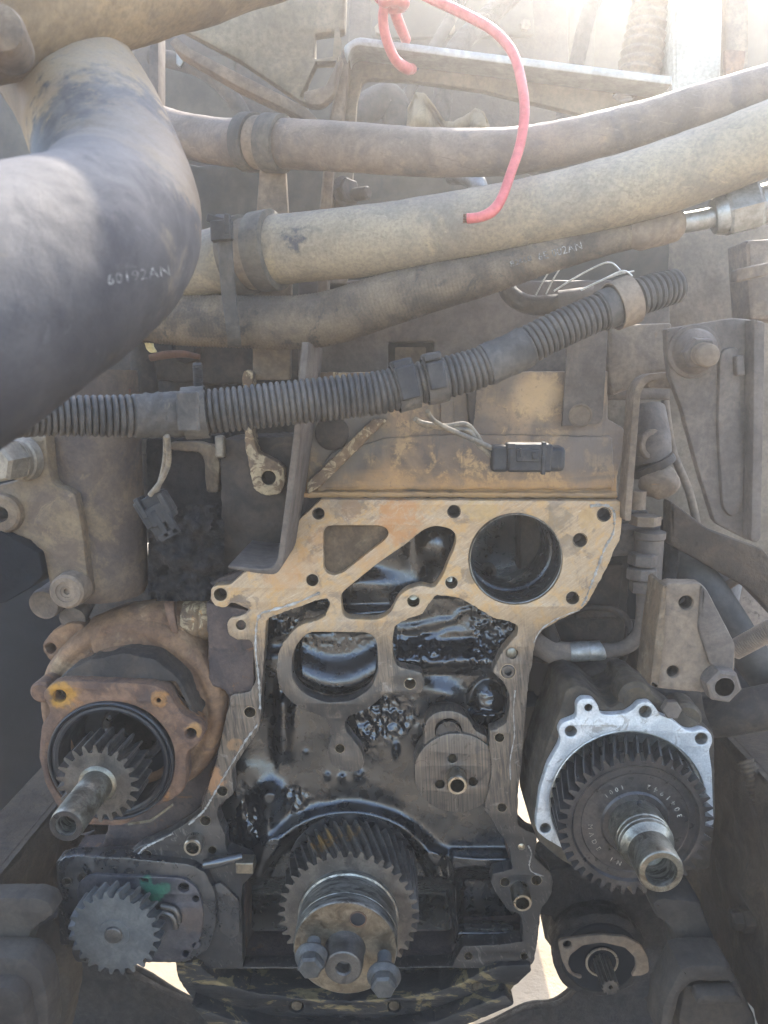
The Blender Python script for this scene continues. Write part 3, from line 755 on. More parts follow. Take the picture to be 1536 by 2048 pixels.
# relief of the gear cavity: one continuous casting surface
us = np.arange(408, 1062, 2.5); vv = np.arange(1036, 1952, 2.5)
U, Vv = np.meshgrid(us, vv)
def gauss(cu, cv, su, sv): return np.exp(-((U - cu) / su) ** 2 - ((Vv - cv) / sv) ** 2)
def inside(poly):
    px = np.array(poly); r = np.zeros(U.shape, bool); n = len(px); j = n - 1
    for i in range(n):
        a, b_ = px[i], px[j]
        c_ = ((a[1] > Vv) != (b_[1] > Vv)) & (U < (b_[0] - a[0]) * (Vv - a[1]) / (b_[1] - a[1] + 1e-12) + a[0]); r ^= c_; j = i
    return r
D = np.full(U.shape, .040)
D = D + .008; D += (fbm(U / 60, Vv / 60, 11, 2) - .5) * .005
# upper pocket: rolling waves
m = smooth(1030, 1060, Vv) * (1 - smooth(1235, 1262, Vv)) * smooth(660, 690, U) * (1 - smooth(905, 930, U))
D = D * (1 - m) + m * (.040 - .009 * gauss(880, 1085, 32, 40) + .010 * gauss(826, 1085, 18, 50) - .008 * gauss(740, 1165, 60, 22) + .010 * np.sin((Vv - U * .35) / 22.0) * .45)
m2 = smooth(1205, 1232, Vv) * (1 - smooth(1244, 1250, Vv)) * smooth(675, 690, U) * (1 - smooth(775, 800, U)); D -= m2 * .020
# small black corner pocket
m = (1 - smooth(1285, 1320, Vv)) * (1 - smooth(655, 680, U)) * smooth(1185, 1200, Vv); D = D + m * .012 - .014 * gauss(640, 1205, 18, 10) - .008 * gauss(548, 1262, 12, 12)
# window: convex lump with a deep lower lip
w = smooth(578, 590, U) * (1 - smooth(752, 762, U)) * smooth(1256, 1268, Vv) * (1 - smooth(1400, 1412, Vv))
arc = 1378 - 32 * ((U - 672) / 84) ** 2
fl = .052 - .022 * smooth(arc - 75, arc - 8, Vv) + (fbm(U / 7, Vv / 7, 23) - .5) * .004 * (1 - smooth(1285, 1310, Vv))
fl = fl + (.066 - fl) * smooth(arc - 2, arc + 9, Vv)
fl = fl + (.062 - fl) * (1 - smooth(588, 604, U))
D = D * (1 - w) + w * fl
# wet shelf of the upper right pocket
m = smooth(780, 796, U) * (1 - smooth(1030, 1050, U)) * smooth(1180, 1200, Vv) * (1 - smooth(1335, 1352, Vv))
sh = .058 - .030 * smooth(1268, 1330, Vv) + .012 * smooth(1322, 1346, Vv) + .010 * smooth(970, 1035, U) * -1
D = D * (1 - m) + m * (sh + .006 * np.sin((U * .25 + Vv * 1.0) / 5.0 + 4 * vnoise(U / 30, Vv / 30, 31)) * (1 - smooth(1262, 1290, Vv)) * .22 + (fbm(U / 9, Vv / 9, 21) - .5) * .012 * smooth(925, 960, U))
# middle saddle and round pocket at the right
D -= .013 * gauss(880, 1385, 40, 28) + .006 * gauss(905, 1395, 24, 18)
rp = np.sqrt(((U - 976) / 42) ** 2 + ((Vv - 1408) / 56) ** 2); m = 1 - smooth(.85, 1.05, rp)
D = D * (1 - m) + m * (.058 - .022 * np.clip(1 - rp ** 2, 0, 1) - .014 * smooth(1418, 1432, Vv) * (1 - smooth(1448, 1462, Vv)))
# vertical ridge and boss under the left flange
D -= .014 * np.exp(-((U - 566) / 17) ** 2) * smooth(1380, 1410, Vv) * (1 - smooth(1500, 1530, Vv))
D -= .018 * gauss(542, 1590, 26, 24) + .012 * np.exp(-((U - 535) / 20) ** 2) * smooth(1575, 1600, Vv) * (1 - smooth(1690, 1730, Vv))
# swelling bead around the crank gear, falling back inside
rc = np.sqrt((U - 697) ** 2 + ((Vv - 1806) / .93) ** 2)
top = 1 - smooth(1790, 1850, Vv)
D -= top * (.020 * np.exp(-((rc - 192) / 19) ** 2) + .003 * np.exp(-((rc - 236) / 40) ** 2))
m = (1 - smooth(164, 180, rc)); D = D * (1 - m) + m * .058
# right wall: stepped shelves that face the sky
for (ya, yb, ua, ub, h) in ((1692, 1722, 895, 1030, .026), (1848, 1876, 905, 1046, .030)):
    m = smooth(ua, ua + 14, U) * (1 - smooth(ub - 6, ub + 6, U)); D -= m * h * smooth(ya, yb, Vv) * (1 - smooth(yb + 4, yb + 40, Vv) * .8)
D -= .014 * gauss(880, 1712, 22, 14) + .010 * gauss(470, 1715, 40, 12)
D += .035 * smooth(1730, 1760, Vv) * (1 - smooth(1836, 1850, Vv)) * smooth(905, 930, U)
# dark sump opening under the crank
m = smooth(1752, 1790, Vv) * smooth(482, 500, U) * (1 - smooth(890, 915, U)); D = D * (1 - m) + m * .115
m = smooth(1330, 1400, Vv) * (1 - smooth(1500, 1560, Vv)) * (1 - smooth(545, 560, U)); D += m * .006
# pools and runs of thick oil
blob = (fbm(U / 11, Vv / 14, 41, 3) - .5); WET = np.zeros(U.shape)
for (cu_, cv_, su_, sv_, k) in ((770, 1430, 60, 48, .014), (720, 1480, 40, 26, .010), (500, 1640, 30, 60, .012), (590, 1600, 24, 30, .010), (560, 1250, 40, 22, .012), (900, 1315, 95, 34, .007), (980, 1410, 40, 46, .006), (835, 1290, 45, 30, .010), (880, 1215, 40, 20, .004)):
    gg = np.exp(-(((U - cu_) / su_) ** 2 + ((Vv - cv_) / sv_) ** 2) ** 1.5); D -= blob * gg * k; WET = np.maximum(WET, gg * min(1, k / .010))
WET = smooth(.25, .7, WET + (fbm(U / 20, Vv / 20, 43) - .5) * .5)
D -= .008 * gauss(792, 1500, 5, 12) + .006 * gauss(718, 1550, 9, 10) + .004 * gauss(655, 1552, 5, 6) + .004 * gauss(684, 1555, 6, 6) + .003 * gauss(612, 1504, 5, 4)
D += (fbm(U / 7, Vv / 7, 51, 3) - .5) * .0004
D = np.maximum(D, .0235)
pts = PA(U, Vv, FACE + D)
nu = len(us); nv = len(vv)
ins = inside([(u, v) for u, v in CHOL]) | inside(H2) | inside(H4) | inside(BIG)
k = np.pad(ins, 4); grow = np.zeros_like(ins)
for dy in range(-4, 5):
    for dx in range(-4, 5): grow |= k[4 + dy:4 + dy + nv, 4 + dx:4 + dx + nu]
outp = inside([(768 + (u - 768) * .985 - 0, v) for u, v in OUT])
keep = grow & outp
idx = np.arange(nu * nv).reshape(nv, nu)
kf = keep[:-1, :-1] & keep[1:, :-1] & keep[:-1, 1:] & keep[1:, 1:]
qf = np.stack([idx[:-1, :-1][kf], idx[1:, :-1][kf], idx[1:, 1:][kf], idx[:-1, 1:][kf]], -1)
used = np.unique(qf); remap = -np.ones(nu * nv, int); remap[used] = np.arange(len(used))
cav = add_mesh('gear_cavity', pts.reshape(-1, 3)[used], remap[qf].tolist(), m_oily, eng, 180)
at_ = cav.data.attributes.new('wet', 'FLOAT', 'POINT'); at_.data.foreach_set('value', WET.ravel()[used].astype(np.float32))
# back wall that closes the sump opening
plate('sump_back', [(440, 1700), (960, 1700), (960, 1990), (440, 1990)], FACE + .17, .02, m_oilgloss, eng)
b = MB(); q0 = P(470, 1400, 1.0); q1 = P(1000, 1400, 1.0)
b.box((q0.x, FACE + .19, P(0, 1900, .95).z), (q1.x, 1.55, P(700, 1010, .95).z)); b.build('crankcase', m_castdark, eng, bevel=.01)

# oil-fill blob faces: the machined pads inside the cavity
PADS = circ(914, 1546, 86, 40)
plate('machined_pad', jit(dens(PADS, 7), .5, 5), FACE + .004, .04, m_pad, eng, holes=[circ(905, 1518, 9, 16), circ(880, 1569, 9, 16), circ(946, 1564, 9, 16), circ(912, 1552, 19, 20)], bevel=.002)
plate('upper_pad', jit(dens(cpoly([(849, 1470), (852, 1445), (868, 1428), (892, 1422), (918, 1426), (938, 1440), (952, 1462), (975, 1476), (960, 1500), (870, 1500), (848, 1490)], 4), 7), .4, 6), FACE + .0085, .03, m_pad, eng, holes=[circ(897, 1463, 27, 24)], bevel=.0015)
p = P(897, 1465, FACE + .0085); rr = 26 * M(897, 1463, FACE)
b = MB(); b.lathe(p, (0, 1, 0), [(0, rr), (-.003, rr * .97), (-.003, rr * .86), (.002, rr * .80), (.012, rr * .74), (.013, .0001)], 36); b.build('core_plug', m_oildry, eng)
for (u, v, r, ln, mt) in ((912, 1552, 20, .024, m_pin), (393, 1678, 18, .020, m_pin), (1038, 1776, 19, .030, m_pin)):
    p = P(u, v, FACE + .003); rr = r * M(u, v, FACE)
    b = MB(); b.lathe(p, (0, -1, 0), [(-.005, rr), (ln * .92, rr), (ln, rr * .92), (ln, rr * .70), (-.005, rr * .66)], 32); b.build('hollow_dowel', mt, eng, 25)
for (u, v, r) in ((905, 1518, 9), (880, 1569, 9), (946, 1564, 9)):
    p = P(u, v, FACE + .0045); rr = r * M(u, v, FACE)
    b = MB(); b.lathe(p, (0, 1, 0), [(0, rr), (.004, rr * .95), (.006, rr * .8), (.02, rr * .8), (.021, .0001)], 18); b.build('threaded_hole', m_pin, eng)

# large bore with its bright lip
p = P(1031, 1118, FACE); rb = 94 * M(1031, 1118, FACE)
b = MB(); b.lathe(p, (0, 1, 0), [(.0012, rb * .995), (-.0012, rb * .985), (-.002, rb * .972), (-.0015, rb * .958), (.002, rb * .952), (.008, rb * .955), (.008, rb * .995)], 72, close=True)
b.build('bore_lip', m_steelring, eng, 50)
b = MB(); b.lathe(p, (0, 1, 0), [(.0078, rb * .954), (.05, rb * .950), (.052, rb * .90), (.16, rb * .90), (.162, .3 * rb), (.15, .0001)], 64); b.f = [f for f in b.f if len(f) == 4]
b.build('bore', m_oildry, eng, 40)
q = P(975, 1140, FACE + .12); b = MB(); b.lathe(q, (0, -1, 0), [(0, .012), (.006, .012), (.006, .007), (0, .006)], 24); b.build('oil_port', m_castdark, eng)

# beads of old sealant along the edges
def bead(px, r, name='sealant_bead'):
    c = catmull([(*P(u, v, FACE - .0002), r * M(u, v, FACE)) for u, v in jit(px, 1.6, len(px))], 8)
    b = MB(); rng = random.Random(len(px))
    b.tube([p[:3] for p in c], [float(p[3]) * rng.choice((.35, .7, .9, 1.1, 1.4)) for p in c], 8)
    return b.build(name, m_sealant, eng, 80)
bead([(1180, 1012), (1210, 1011), (1226, 1020), (1230, 1040), (1225, 1068), (1212, 1095), (1200, 1125), (1186, 1160), (1176, 1180), (1170, 1200), (1164, 1214)], 2.6)
bead([(640, 1186), (590, 1206), (540, 1222), (520, 1230), (513, 1250), (513, 1300), (516, 1350), (519, 1390), (521, 1420)], 2.6)
bead([(516, 1450), (490, 1484), (462, 1530), (440, 1570), (424, 1598), (408, 1624), (378, 1648)], 2.2)
bead([(345, 1666), (322, 1680), (300, 1690), (285, 1698), (276, 1708), (262, 1711)], 2.0)
bead([(1160, 1222), (1120, 1236), (1085, 1258), (1066, 1285)], 1.4)
bead([(1056, 1690), (1062, 1706), (1058, 1728), (1066, 1744), (1086, 1752)], 1.5)
bead([(1030, 1380), (1026, 1420), (1028, 1470), (1022, 1520), (1020, 1560)], 1.3)

# upper casting with rib, lug and joint line
UP = rpoly([(596, 745, 3), (1216, 742, 3), (1216, 838, 3), (1248, 856, 6), (1250, 905), (1240, 930), (1234, 958), (1234, 1000, 3), (598, 1000, 3)], 8)
plate('upper_casting', jit(dens(UP, 10), .6, 12), .925, .09, m_upper, eng, bevel=.003)
plate('joint_ledge', jit(dens([(604, 984), (1234, 986), (1236, 996), (604, 996)], 9), 1.5, 14), .915, .02, m_upper, eng, bevel=.0025)
plate('diagonal_rib', jit(dens(rpoly([(613, 966), (745, 838), (776, 838), (700, 915), (640, 974), (614, 990)], 5), 7), .8, 15), .912, .02, m_chip, eng, bevel=.003)
b = MB(); p = P(664, 866, .926); b.lathe(p, (0, -1, 0), [(0, .022), (.004, .021), (.006, .018), (.007, .0001)], 32); b.build('freeze_plug', m_castdark, eng)
SC = rpoly([(440, 880), (600, 870), (612, 1000), (585, 1080), (545, 1135), (470, 1160), (445, 1150)], 5)
plate('side_casting', jit(dens(SC, 8), 1.4, 16), .935, .09, m_castdark, eng, bevel=.003)
LUG = rpoly([(484, 745, 8), (498, 738, 8), (506, 748), (505, 862), (515, 905), (540, 917), (568, 935), (570, 970), (560, 988), (530, 992), (508, 980), (499, 940), (490, 890)], 8)
plate('chipped_lug', jit(dens(LUG, 6), 1.0, 17), .915, .03, m_chip, eng, holes=[circ(537, 956, 14, 20)], bevel=.002)
b = MB(); p = P(537, 956, .916); b.lathe(p, (0, 1, 0), [(0, .0088), (.002, .0085), (.03, .008), (.031, .0001)], 20); b.build('threaded_hole', m_castdark, eng)
plate('casting_step', jit(dens(rpoly([(660, 905, 14), (770, 876, 20), (900, 868, 10), (1226, 872, 10), (1230, 960, 8), (1226, 980, 6), (626, 982, 4), (640, 940)], 8), 9), 1.4, 61), .9205, .02, m_upper, eng, bevel=.004)
plate('cast_tab', jit(dens(rpoly([(934, 770, 3), (954, 770, 3), (950, 830), (946, 862, 6), (938, 862, 6)], 4), 7), .6, 62), .912, .016, m_castdark, eng, bevel=.002)
plate('cast_tab', jit(dens(rpoly([(880, 800, 3), (908, 800, 3), (906, 856, 5), (882, 856, 5)], 4), 7), .6, 63), .919, .01, m_upper, eng, bevel=.002)
# cylinder head further back, with a square port
plate('cylinder_head', jit(dens([(596, 560), (1340, 560), (1340, 800), (596, 800)], 14), 1, 18), 1.0, .2, m_dustgrey, eng, holes=[rpoly([(776, 684), (868, 684), (868, 745), (776, 745)], 5)], bevel=.004)
plate('port_floor', [(770, 678), (875, 678), (875, 750), (770, 750)], 1.03, .01, m_castdark, eng)
plate('port_rim', rpoly([(790, 694), (852, 694), (852, 750), (790, 750)], 4), 1.02, .008, m_dusty, eng, bevel=.001)
plate('head_edge', jit(dens([(640, 744), (790, 748), (790, 758), (640, 757)], 6), 1.6, 19), .92, .02, m_chip, eng, bevel=.001)

# pan rail at the bottom
PAN = rpoly([(350, 1926, 4), (398, 1926), (408, 1940), (440, 1965), (500, 1984), (600, 1998), (700, 2002), (800, 1996), (880, 1982), (925, 1966), (960, 1945), (1000, 1932), (1062, 1930, 5), (1062, 1945), (1010, 1990), (930, 2022), (860, 2042), (760, 2060), (560, 2058), (450, 2030), (385, 2000), (356, 1960)], 8)
m_pan = grimy('oily_pan_rail', (.013, .013, .014), (.036, .032, .029), 30, (.25, .6), metal=.2, patches=[((.20, .155, .09), 30, .545, .62, .8)], bump=.6, stretch=(.5, 1, 1.6))
plate('pan_rail', jit(dens(PAN, 8), 1.2, 20), .892, .05, m_pan, eng, holes=[circ(593, 2014, 14, 18), circ(788, 2014, 14, 18), circ(956, 1976, 12, 18)], bevel=.002)
plate('pan_lip', jit(dens(rpoly([(380, 2010), (450, 2036), (560, 2062), (760, 2064), (870, 2044), (1010, 1990), (1030, 2010), (880, 2075), (760, 2095), (560, 2095), (430, 2066)], 6), 9), .8, 21), .87, .03, m_pan, eng, bevel=.003)
for u, v in ((956, 1976), (593, 2014), (788, 2014)):
    b = MB(); p = P(u, v, .893); b.lathe(p, (0, 1, 0), [(.0015, .0072), (.006, .0068), (.007, .0001)], 18); b.build('pan_bolt', m_brown, eng)
# oil runs hanging from the lower right flange: bolts at the corner
for (u, v, r) in ((1043, 1694, 8),):
    b = MB(); p = P(u, v, FACE - .0003); rr = r * M(u, v, FACE); b.lathe(p, (0, -1, 0), [(-.003, rr), (.0, rr * .9), (.001, rr * .5), (.0012, .0001)], 20); b.build('ball_plug', m_pin, eng)

# crust of black grime on the side of the casting
us2 = np.arange(296, 452, 3.0); vs2 = np.arange(1010, 1204, 3.0); U2, V2 = np.meshgrid(us2, vs2)
hh = .93 - (fbm(U2 / 34, V2 / 34, 61, 5) - .3) * .05
pt = PA(U2, V2, hh); ix = np.arange(U2.size).reshape(U2.shape)
fm = (fbm(U2 / 30, V2 / 30, 62) + smooth(1020, 1080, V2) * .35 + smooth(296, 360, U2) * .25 > .75)[:-1, :-1]
qq = np.stack([ix[:-1, :-1][fm], ix[1:, :-1][fm], ix[1:, 1:][fm], ix[:-1, 1:][fm]], -1)
us_ = np.unique(qq); rm = -np.ones(U2.size, int); rm[us_] = np.arange(len(us_))
add_mesh('grime_crust', pt.reshape(-1, 3)[us_], rm[qq].tolist(), m_grime, eng, 180)
plate('side_panel', jit(dens(rpoly([(290, 880), (445, 870), (450, 1200), (300, 1205)], 5), 9), 1.5, 23), .99, .06, m_grime, eng, bevel=.003)

YN = Vector((0, -1, 0))
# ------------------------------------------------------------------ crankshaft with its gear
A = P(697, 1830, .845); rg = 141 * M(697, 1830, .845)
ck = thing('crankshaft', (A.x, .85, A.z - rg), 'crankshaft nose carrying a wide oil-stained helical gear in the bottom middle', 'crankshaft')
b = MB(); gear_mb(b, A.x, A.z,   .845, .914, rg * .905, rg, 39, .30, .055, slices=7); b.build('crank_gear', m_crankgear, ck, 30)
def yl(name, prof, mat, par, x=None, z=None, seg=72, sharp=28):
    b = MB(); b.lathe((A.x if x is None else x, 0, A.z if z is None else z), (0, 1, 0), prof, seg, caps=False); return b.build(name, mat, par, sharp)
rh = 100 * M(692, 1840, .83)
hub = yl('hub', [(.848, rh * .9), (.846, rh * 1.02), (.838, rh * 1.02), (.837, rh * .985), (.826, rh * .985), (.825, rh), (.8045, rh), (.804, rh * .985), (.803, rh), (.790, rh), (.788, rh * .985), (.788, rh * .5)], m_steelring, ck)
yl('hub_face', [(.7882, rh * .975), (.7874, rh * .97), (.7874, rh * .38)], m_brown, hub)
rn = 39 * M(686, 1940, .76)
yl('nose', [(.790, rn * 1.14), (.785, rn * 1.02), (.764, rn), (.758, rn * .95), (.757, rn * .88), (.757, rn * .42), (.759, rn * .36), (.772, rn * .34), (.773, .0001)], m_gear, ck)
yl('gear_flange', [(.93, rg * 1.01), (.926, rg * 1.01), (.926, rg * .5)], m_oildry, ck)
# holes in the hub: one open, two carry bolts that are backed out
def hubpt(u, v): return P(u, v, .7874)
hp = hubpt(716, 1838)
b = MB(); b.lathe(hp, YN, [(.0002, .0106), (.0012, .0104), (.0012, .0090), (-.0155, .0086)], 24); b.f = [f for f in b.f if len(f) == 4]; b.build('bolt_hole', m_rusty, hub, 30)
b = MB(); b.lathe(hp, YN, [(.0003, .0092), (.0004, .0001)], 24); b.build('hole_bottom', m_black, ck)
# keep the pair of bolts as things of their own
def flange_bolt(u0, v0, u1, v1, d1, label):
    p0 = hubpt(u0, v0); p1 = P(u1, v1, d1); ax = Vector((0, -1, 0)); L = abs(p1.y - p0.y)
    p0 = Vector((p1.x, p0.y, p1.z))
    t = thing('flange_bolt', tuple(p0), label, 'bolt', 'bolts backed out of the crank hub')
    b = MB(); q = []; r = .0088; n = int(L / .0016)
    for i in range(n): q += [(L * i / n, r * .90), (L * (i + .5) / n, r)]
    q.append((L, r * .95)); b.lathe(p0 + Vector((0, .004, 0)), ax, q, 24); b.build('threaded_shank', m_boltgrey, t, 60)
    b = MB(); b.lathe(p1, ax, [(0, .0192), (.0026, .0200), (.005, .0188), (.009, .0148)], 36); b.build('flange', m_boltgrey, t, 30)
    b = MB(); b.lathe(p1, ax, [(.005, .0152), (.018, .0150), (.021, .0124), (.021, .0001)], 6, phase=.35); b.build('hex_head', m_boltgrey, t, 25)
flange_bolt(632, 1858, 624, 1912, .765, 'left of two grey flanged hex bolts standing out of the crank hub')
flange_bolt(764, 1890, 768, 1950, .758, 'right of two grey flanged hex bolts standing out of the crank hub, lower one')

# ------------------------------------------------------------------ rusty accessory housing at the left, gear shaft inside
C = P(222, 1518, .86)
ah = thing('accessory_housing', tuple(P(250, 1690, .95)), 'rusty cast scroll housing with round open flange and eared rim', 'pump housing')
FL = rpoly([(84, 1392), (92, 1376), (118, 1362), (150, 1362), (300, 1368), (332, 1380), (344, 1398), (362, 1428), (388, 1440), (405, 1452), (406, 1472), (396, 1492), (376, 1502), (371, 1520), (373, 1558), (366, 1584), (340, 1602), (296, 1620), (248, 1652), (142, 1650), (112, 1610), (90, 1570), (76, 1512), (82, 1452), (100, 1425), (94, 1408)], 10)
OPEN = circ(222, 1522, 127, 48)
plate('flange', jit(dens(FL, 7), .6, 31), .855, .028, m_rusty, ah, holes=[OPEN, circ(118, 1393, 13, 18), circ(381, 1468, 11, 18)], bevel=.003)
Ro = 128 * M(222, 1522, .855); Ax, Az = P(222, 1522, .855).x, P(222, 1522, .855).z
yl('seal_ring', [(.8552, Ro * .995), (.852, Ro * .985), (.8512, Ro * .965), (.8525, Ro * .945), (.8560, Ro * .935), (.8562, Ro * .92), (.8535, Ro * .905), (.8530, Ro * .87), (.8545, Ro * .83), (.858, Ro * .82), (.875, Ro * .815), (.93, Ro * .80), (.932, Ro * .45), (.945, Ro * .40), (.946, .0001)], m_black, ah, Ax, Az)
b = MB(); b.lathe((Ax + .004, .931, Az + .004), YN, [(0, .045), (.004, .045), (.006, .043), (.004, .034), (0, .032)], 40)
for k in range(12):
    a_ = 2 * math.pi * k / 12; b.lathe((Ax + .004 + .0385 * math.cos(a_), .929, Az + .004 + .0385 * math.sin(a_)), YN, [(0, .006), (.003, .005), (.0055, .0001)], 10)
b.build('ball_bearing', m_gearblack, ah)
for (u, v, r) in ((118, 1393, 13), (381, 1468, 11)):
    p = P(u, v, .857); rr = r * M(u, v, .857); b = MB(); b.lathe(p, (0, 1, 0), [(.0, rr * .98), (.02, rr * .85), (.021, .0001)], 18); b.build('bolt_hole', m_castdark, ah)
p = P(318, 1400, .856); b = MB(); b.lathe(p, YN, [(0, .010), (.002, .0095), (.003, .006), (.001, .003), (.001, .0001)], 20); b.build('rusted_stud', m_rusty, ah)
# scroll body behind the flange
V0 = P(270, 1420, .93); rv = 186 * M(270, 1420, .95)
us3 = np.linspace(0, 2 * math.pi, 73)[:-1]; prof = [(.885, .60), (.89, .72), (.905, .74), (.912, .76), (.910, .80), (.905, .86), (.909, .93), (.925, .985), (.95, 1.0), (.985, .985), (1.01, .92), (1.03, .6)]
Vt = []; Fc = []
for (y, k) in prof:
    for a_ in us3:
        sc_ = 1 + .07 * math.cos(a_ - 1.2) + .012 * math.sin(5 * a_)
        n_ = float(fbm(np.array(math.cos(a_) * 3 + 9), np.array(math.sin(a_) * 3 + y * 40), 71)) - .5
        Vt.append((V0.x + rv * k * sc_ * math.cos(a_), y + n_ * .012, V0.z + rv * k * sc_ * math.sin(a_)))
n3 = len(us3)
for i in range(len(prof) - 1):
    for k_ in range(n3): Fc.append((i * n3 + k_, i * n3 + (k_ + 1) % n3, (i + 1) * n3 + (k_ + 1) % n3, (i + 1) * n3 + k_))
vol = add_mesh('scroll_body', Vt, Fc, m_volute, ah, 180)
q, r_ = hose_path([(205, 1290, .94, 60), (300, 1262, .95, 62), (392, 1250, .97, 52), (470, 1240, 1.0, 50)], 8)
b = MB(); b.tube(q, r_, 28); b.build('outlet_neck', m_volute, ah, 60)
q, r_ = hose_path([(345, 1240, .955, 58), (352, 1238, .956, 60), (362, 1236, .957, 58)], 4)
b = MB(); b.tube(q, r_, 28); b.build('outlet_collar', m_rusty, ah, 60)
q, r_ = hose_path([(372, 1238, .955, 40), (392, 1238, .955, 42), (396, 1238, .956, 38), (412, 1238, .957, 42), (420, 1238, .96, 38)], 4)
b = MB(); b.tube(q, r_, 24); b.build('outlet_clamp', m_chip, ah, 40)
EAR = rpoly([(82, 1290), (104, 1262), (140, 1245), (170, 1250), (160, 1320), (120, 1345), (96, 1318)], 9)
plate('ear', jit(dens(EAR, 7), .8, 33), .93, .03, m_volute, ah, holes=[circ(101, 1297, 10, 16)], bevel=.003)
b = MB(); p = P(95, 1384, .875); b.lathe(p + Vector((-.008, .03, 0)), YN, [(0, .014), (.03, .014), (.033, .011), (.033, .0001)], 20); b.build('ear_boss', m_rusty, ah)
plate('upper_rim', jit(dens(rpoly([(110, 1366), (330, 1374), (398, 1440), (360, 1360), (310, 1318), (250, 1306), (180, 1318), (130, 1345)], 10), 8), 1, 34), .872, .05, m_castdark, ah, bevel=.005)
for i, ch in enumerate('SL-05-K'):
    a_ = R(-62 + i * 13.5); uu, vv_ = [(154, 1345), (166, 1322), (172, 1312), (182, 1303), (195, 1284), (204, 1272), (212, 1262)][i]
    decal('cast_letter', ch, uu, vv_, 22, R(-50 + i * 3), vol, m_rusty, vol, .0012)

S0 = P(195, 1568, .80)
gs = thing('gear_shaft', tuple(P(160, 1650, .80)), 'plain steel hollow shaft with a small twenty-tooth gear in the rusty housing', 'gear shaft', 'hollow gear shafts')
rs = 84 * M(195, 1568, .80)
b = MB(); gear_mb(b, S0.x, S0.z, .80, .848, rs * .80, rs, 22, -.05, .020, slices=5); b.build('gear', m_gear, gs, 30)
re = 35 * M(130, 1678, .715); 
sh1 = yl('shaft', [(.87, re * .9), (.80, re * 1.22), (.7985, re * 1.16), (.797, re * 1.0), (.765, re * .99), (.764, re * .965), (.758, re * .965), (.757, re), (.722, re), (.7185, re * .97), (.716, re * .93), (.7155, re * .62), (.7155, re * .62)], m_steel, gs, S0.x, S0.z)
yl('shaft_bore', [(.7154, re * .64), (.719, re * .57), (.728, re * .54), (.75, re * .53), (.751, .0001)], m_steelring, sh1, S0.x, S0.z)
yl('end_face', [(.7157, re * .935), (.7152, re * .92), (.7152, re * .635), (.7165, re * .62)], m_gearblack, sh1, S0.x, S0.z)
plate('seal_edge', [(255, 1646), (300, 1640), (345, 1608), (346, 1612), (302, 1645), (256, 1651)], .853, .002, m_steel, ah, bevel=.0003)

# ------------------------------------------------------------------ lower-left oil pump and its gear
op = thing('oil_pump', tuple(P(260, 1930, .90)), 'dark oily pump plate with round bosses behind the grey lower gear', 'oil pump')
PL = rpoly([(114, 1730), (124, 1716), (150, 1712), (255, 1716), (330, 1724), (382, 1730), (410, 1745), (430, 1785), (432, 1850), (416, 1900), (372, 1926), (150, 1926), (138, 1890), (124, 1800)], 10)
plate('back_plate', jit(dens(PL, 8), .8, 35), .888, .02, m_oildry, op, holes=[circ(165, 1757, 11, 16), circ(137, 1763, 9, 16), circ(367, 1776, 11, 16), circ(391, 1798, 7, 16), circ(371, 1908, 8, 16), circ(391, 1891, 9, 16)], bevel=.002)
plate('raised_cover', jit(dens(rpoly([(152, 1772), (180, 1748), (262, 1752), (366, 1756), (398, 1780), (408, 1830), (400, 1880), (370, 1924), (200, 1922), (160, 1850)], 14), 8), .5, 36), .884, .008, grimy('purple_grey_oily_plate', (.035, .033, .038), (.085, .078, .078), 30, (.3, .6), metal=.4, patches=[((.02, .02, .022), 40, .5, .7, .7)], bump=.3, spots=[((.05, .145, .095), P(292, 1768, .884), .010, .8), ((.06, .17, .11), P(312, 1786, .884), .012, .75), ((.05, .15, .10), P(330, 1776, .884), .008, .6), ((.06, .16, .10), P(300, 1800, .884), .008, .6), ((.10, .075, .06), P(390, 1840, .884), .02, .6)]), op,
      holes=[circ(367, 1776, 11, 16), circ(391, 1798, 7, 16), circ(371, 1908, 8, 16), circ(391, 1891, 9, 16), rpoly([(277, 1756), (296, 1758), (297, 1768), (282, 1766)], 2)], bevel=.0012)
b = MB(); p = P(135, 1763, .889); b.lathe(p, YN, [(0, .0075), (.002, .007), (.002, .0045), (0, .004)], 18); b.build('plug', m_gear, op)
bd = [(322, 1812), (345, 1816), (356, 1828), (358, 1844)]
for k, off in ((0, 0), (1, 12)):
    q, r_ = hose_path([(u - off * .5, v + off, .880, 6) for u, v in bd], 6); b = MB(); b.tube(q, r_, 10); b.build('cast_web', m_gear, op, 60)
plate('pump_side', rpoly([(415, 1775), (440, 1765), (478, 1800), (480, 1870), (462, 1880), (440, 1865)], 6), .895, .02, m_oildry, op, bevel=.003)
b = MB(); b.obox(P(492, 1728, .893), Vector((.012, 0, 0)), Vector((0, .01, 0)), Vector((0, 0, .008))); b.build('stop_block', m_brown, op, bevel=.0015)
q, r_ = hose_path([(408, 1728, .888, 10), (440, 1722, .89, 11), (485, 1712, .895, 9)], 6); b = MB(); b.tube(q, r_, 14); b.build('oil_gallery', m_oilgloss, op, 60)
G = P(228, 1868, .845); r5 = 93 * M(228, 1868, .845)
pg = thing('pump_gear', (G.x, .85, G.z - r5), 'dull grey dust-speckled gear with round centre boss low in the left corner', 'gear')
b = MB(); gear_mb(b, G.x, G.z,   .845, .868, r5 * .86, r5, 24, -.12, .018, slices=4, dish=0); b.build('gear', m_geardull, pg, 30)
yl('centre_boss', [(.847, .022), (.8440, .0205), (.8440, .0001)], m_geardull, pg, G.x, G.z, 40)
yl('shaft_end', [(.8448, .0118), (.8415, .0115), (.8405, .0105), (.8405, .0001)], m_gear, pg, G.x, G.z, 36)

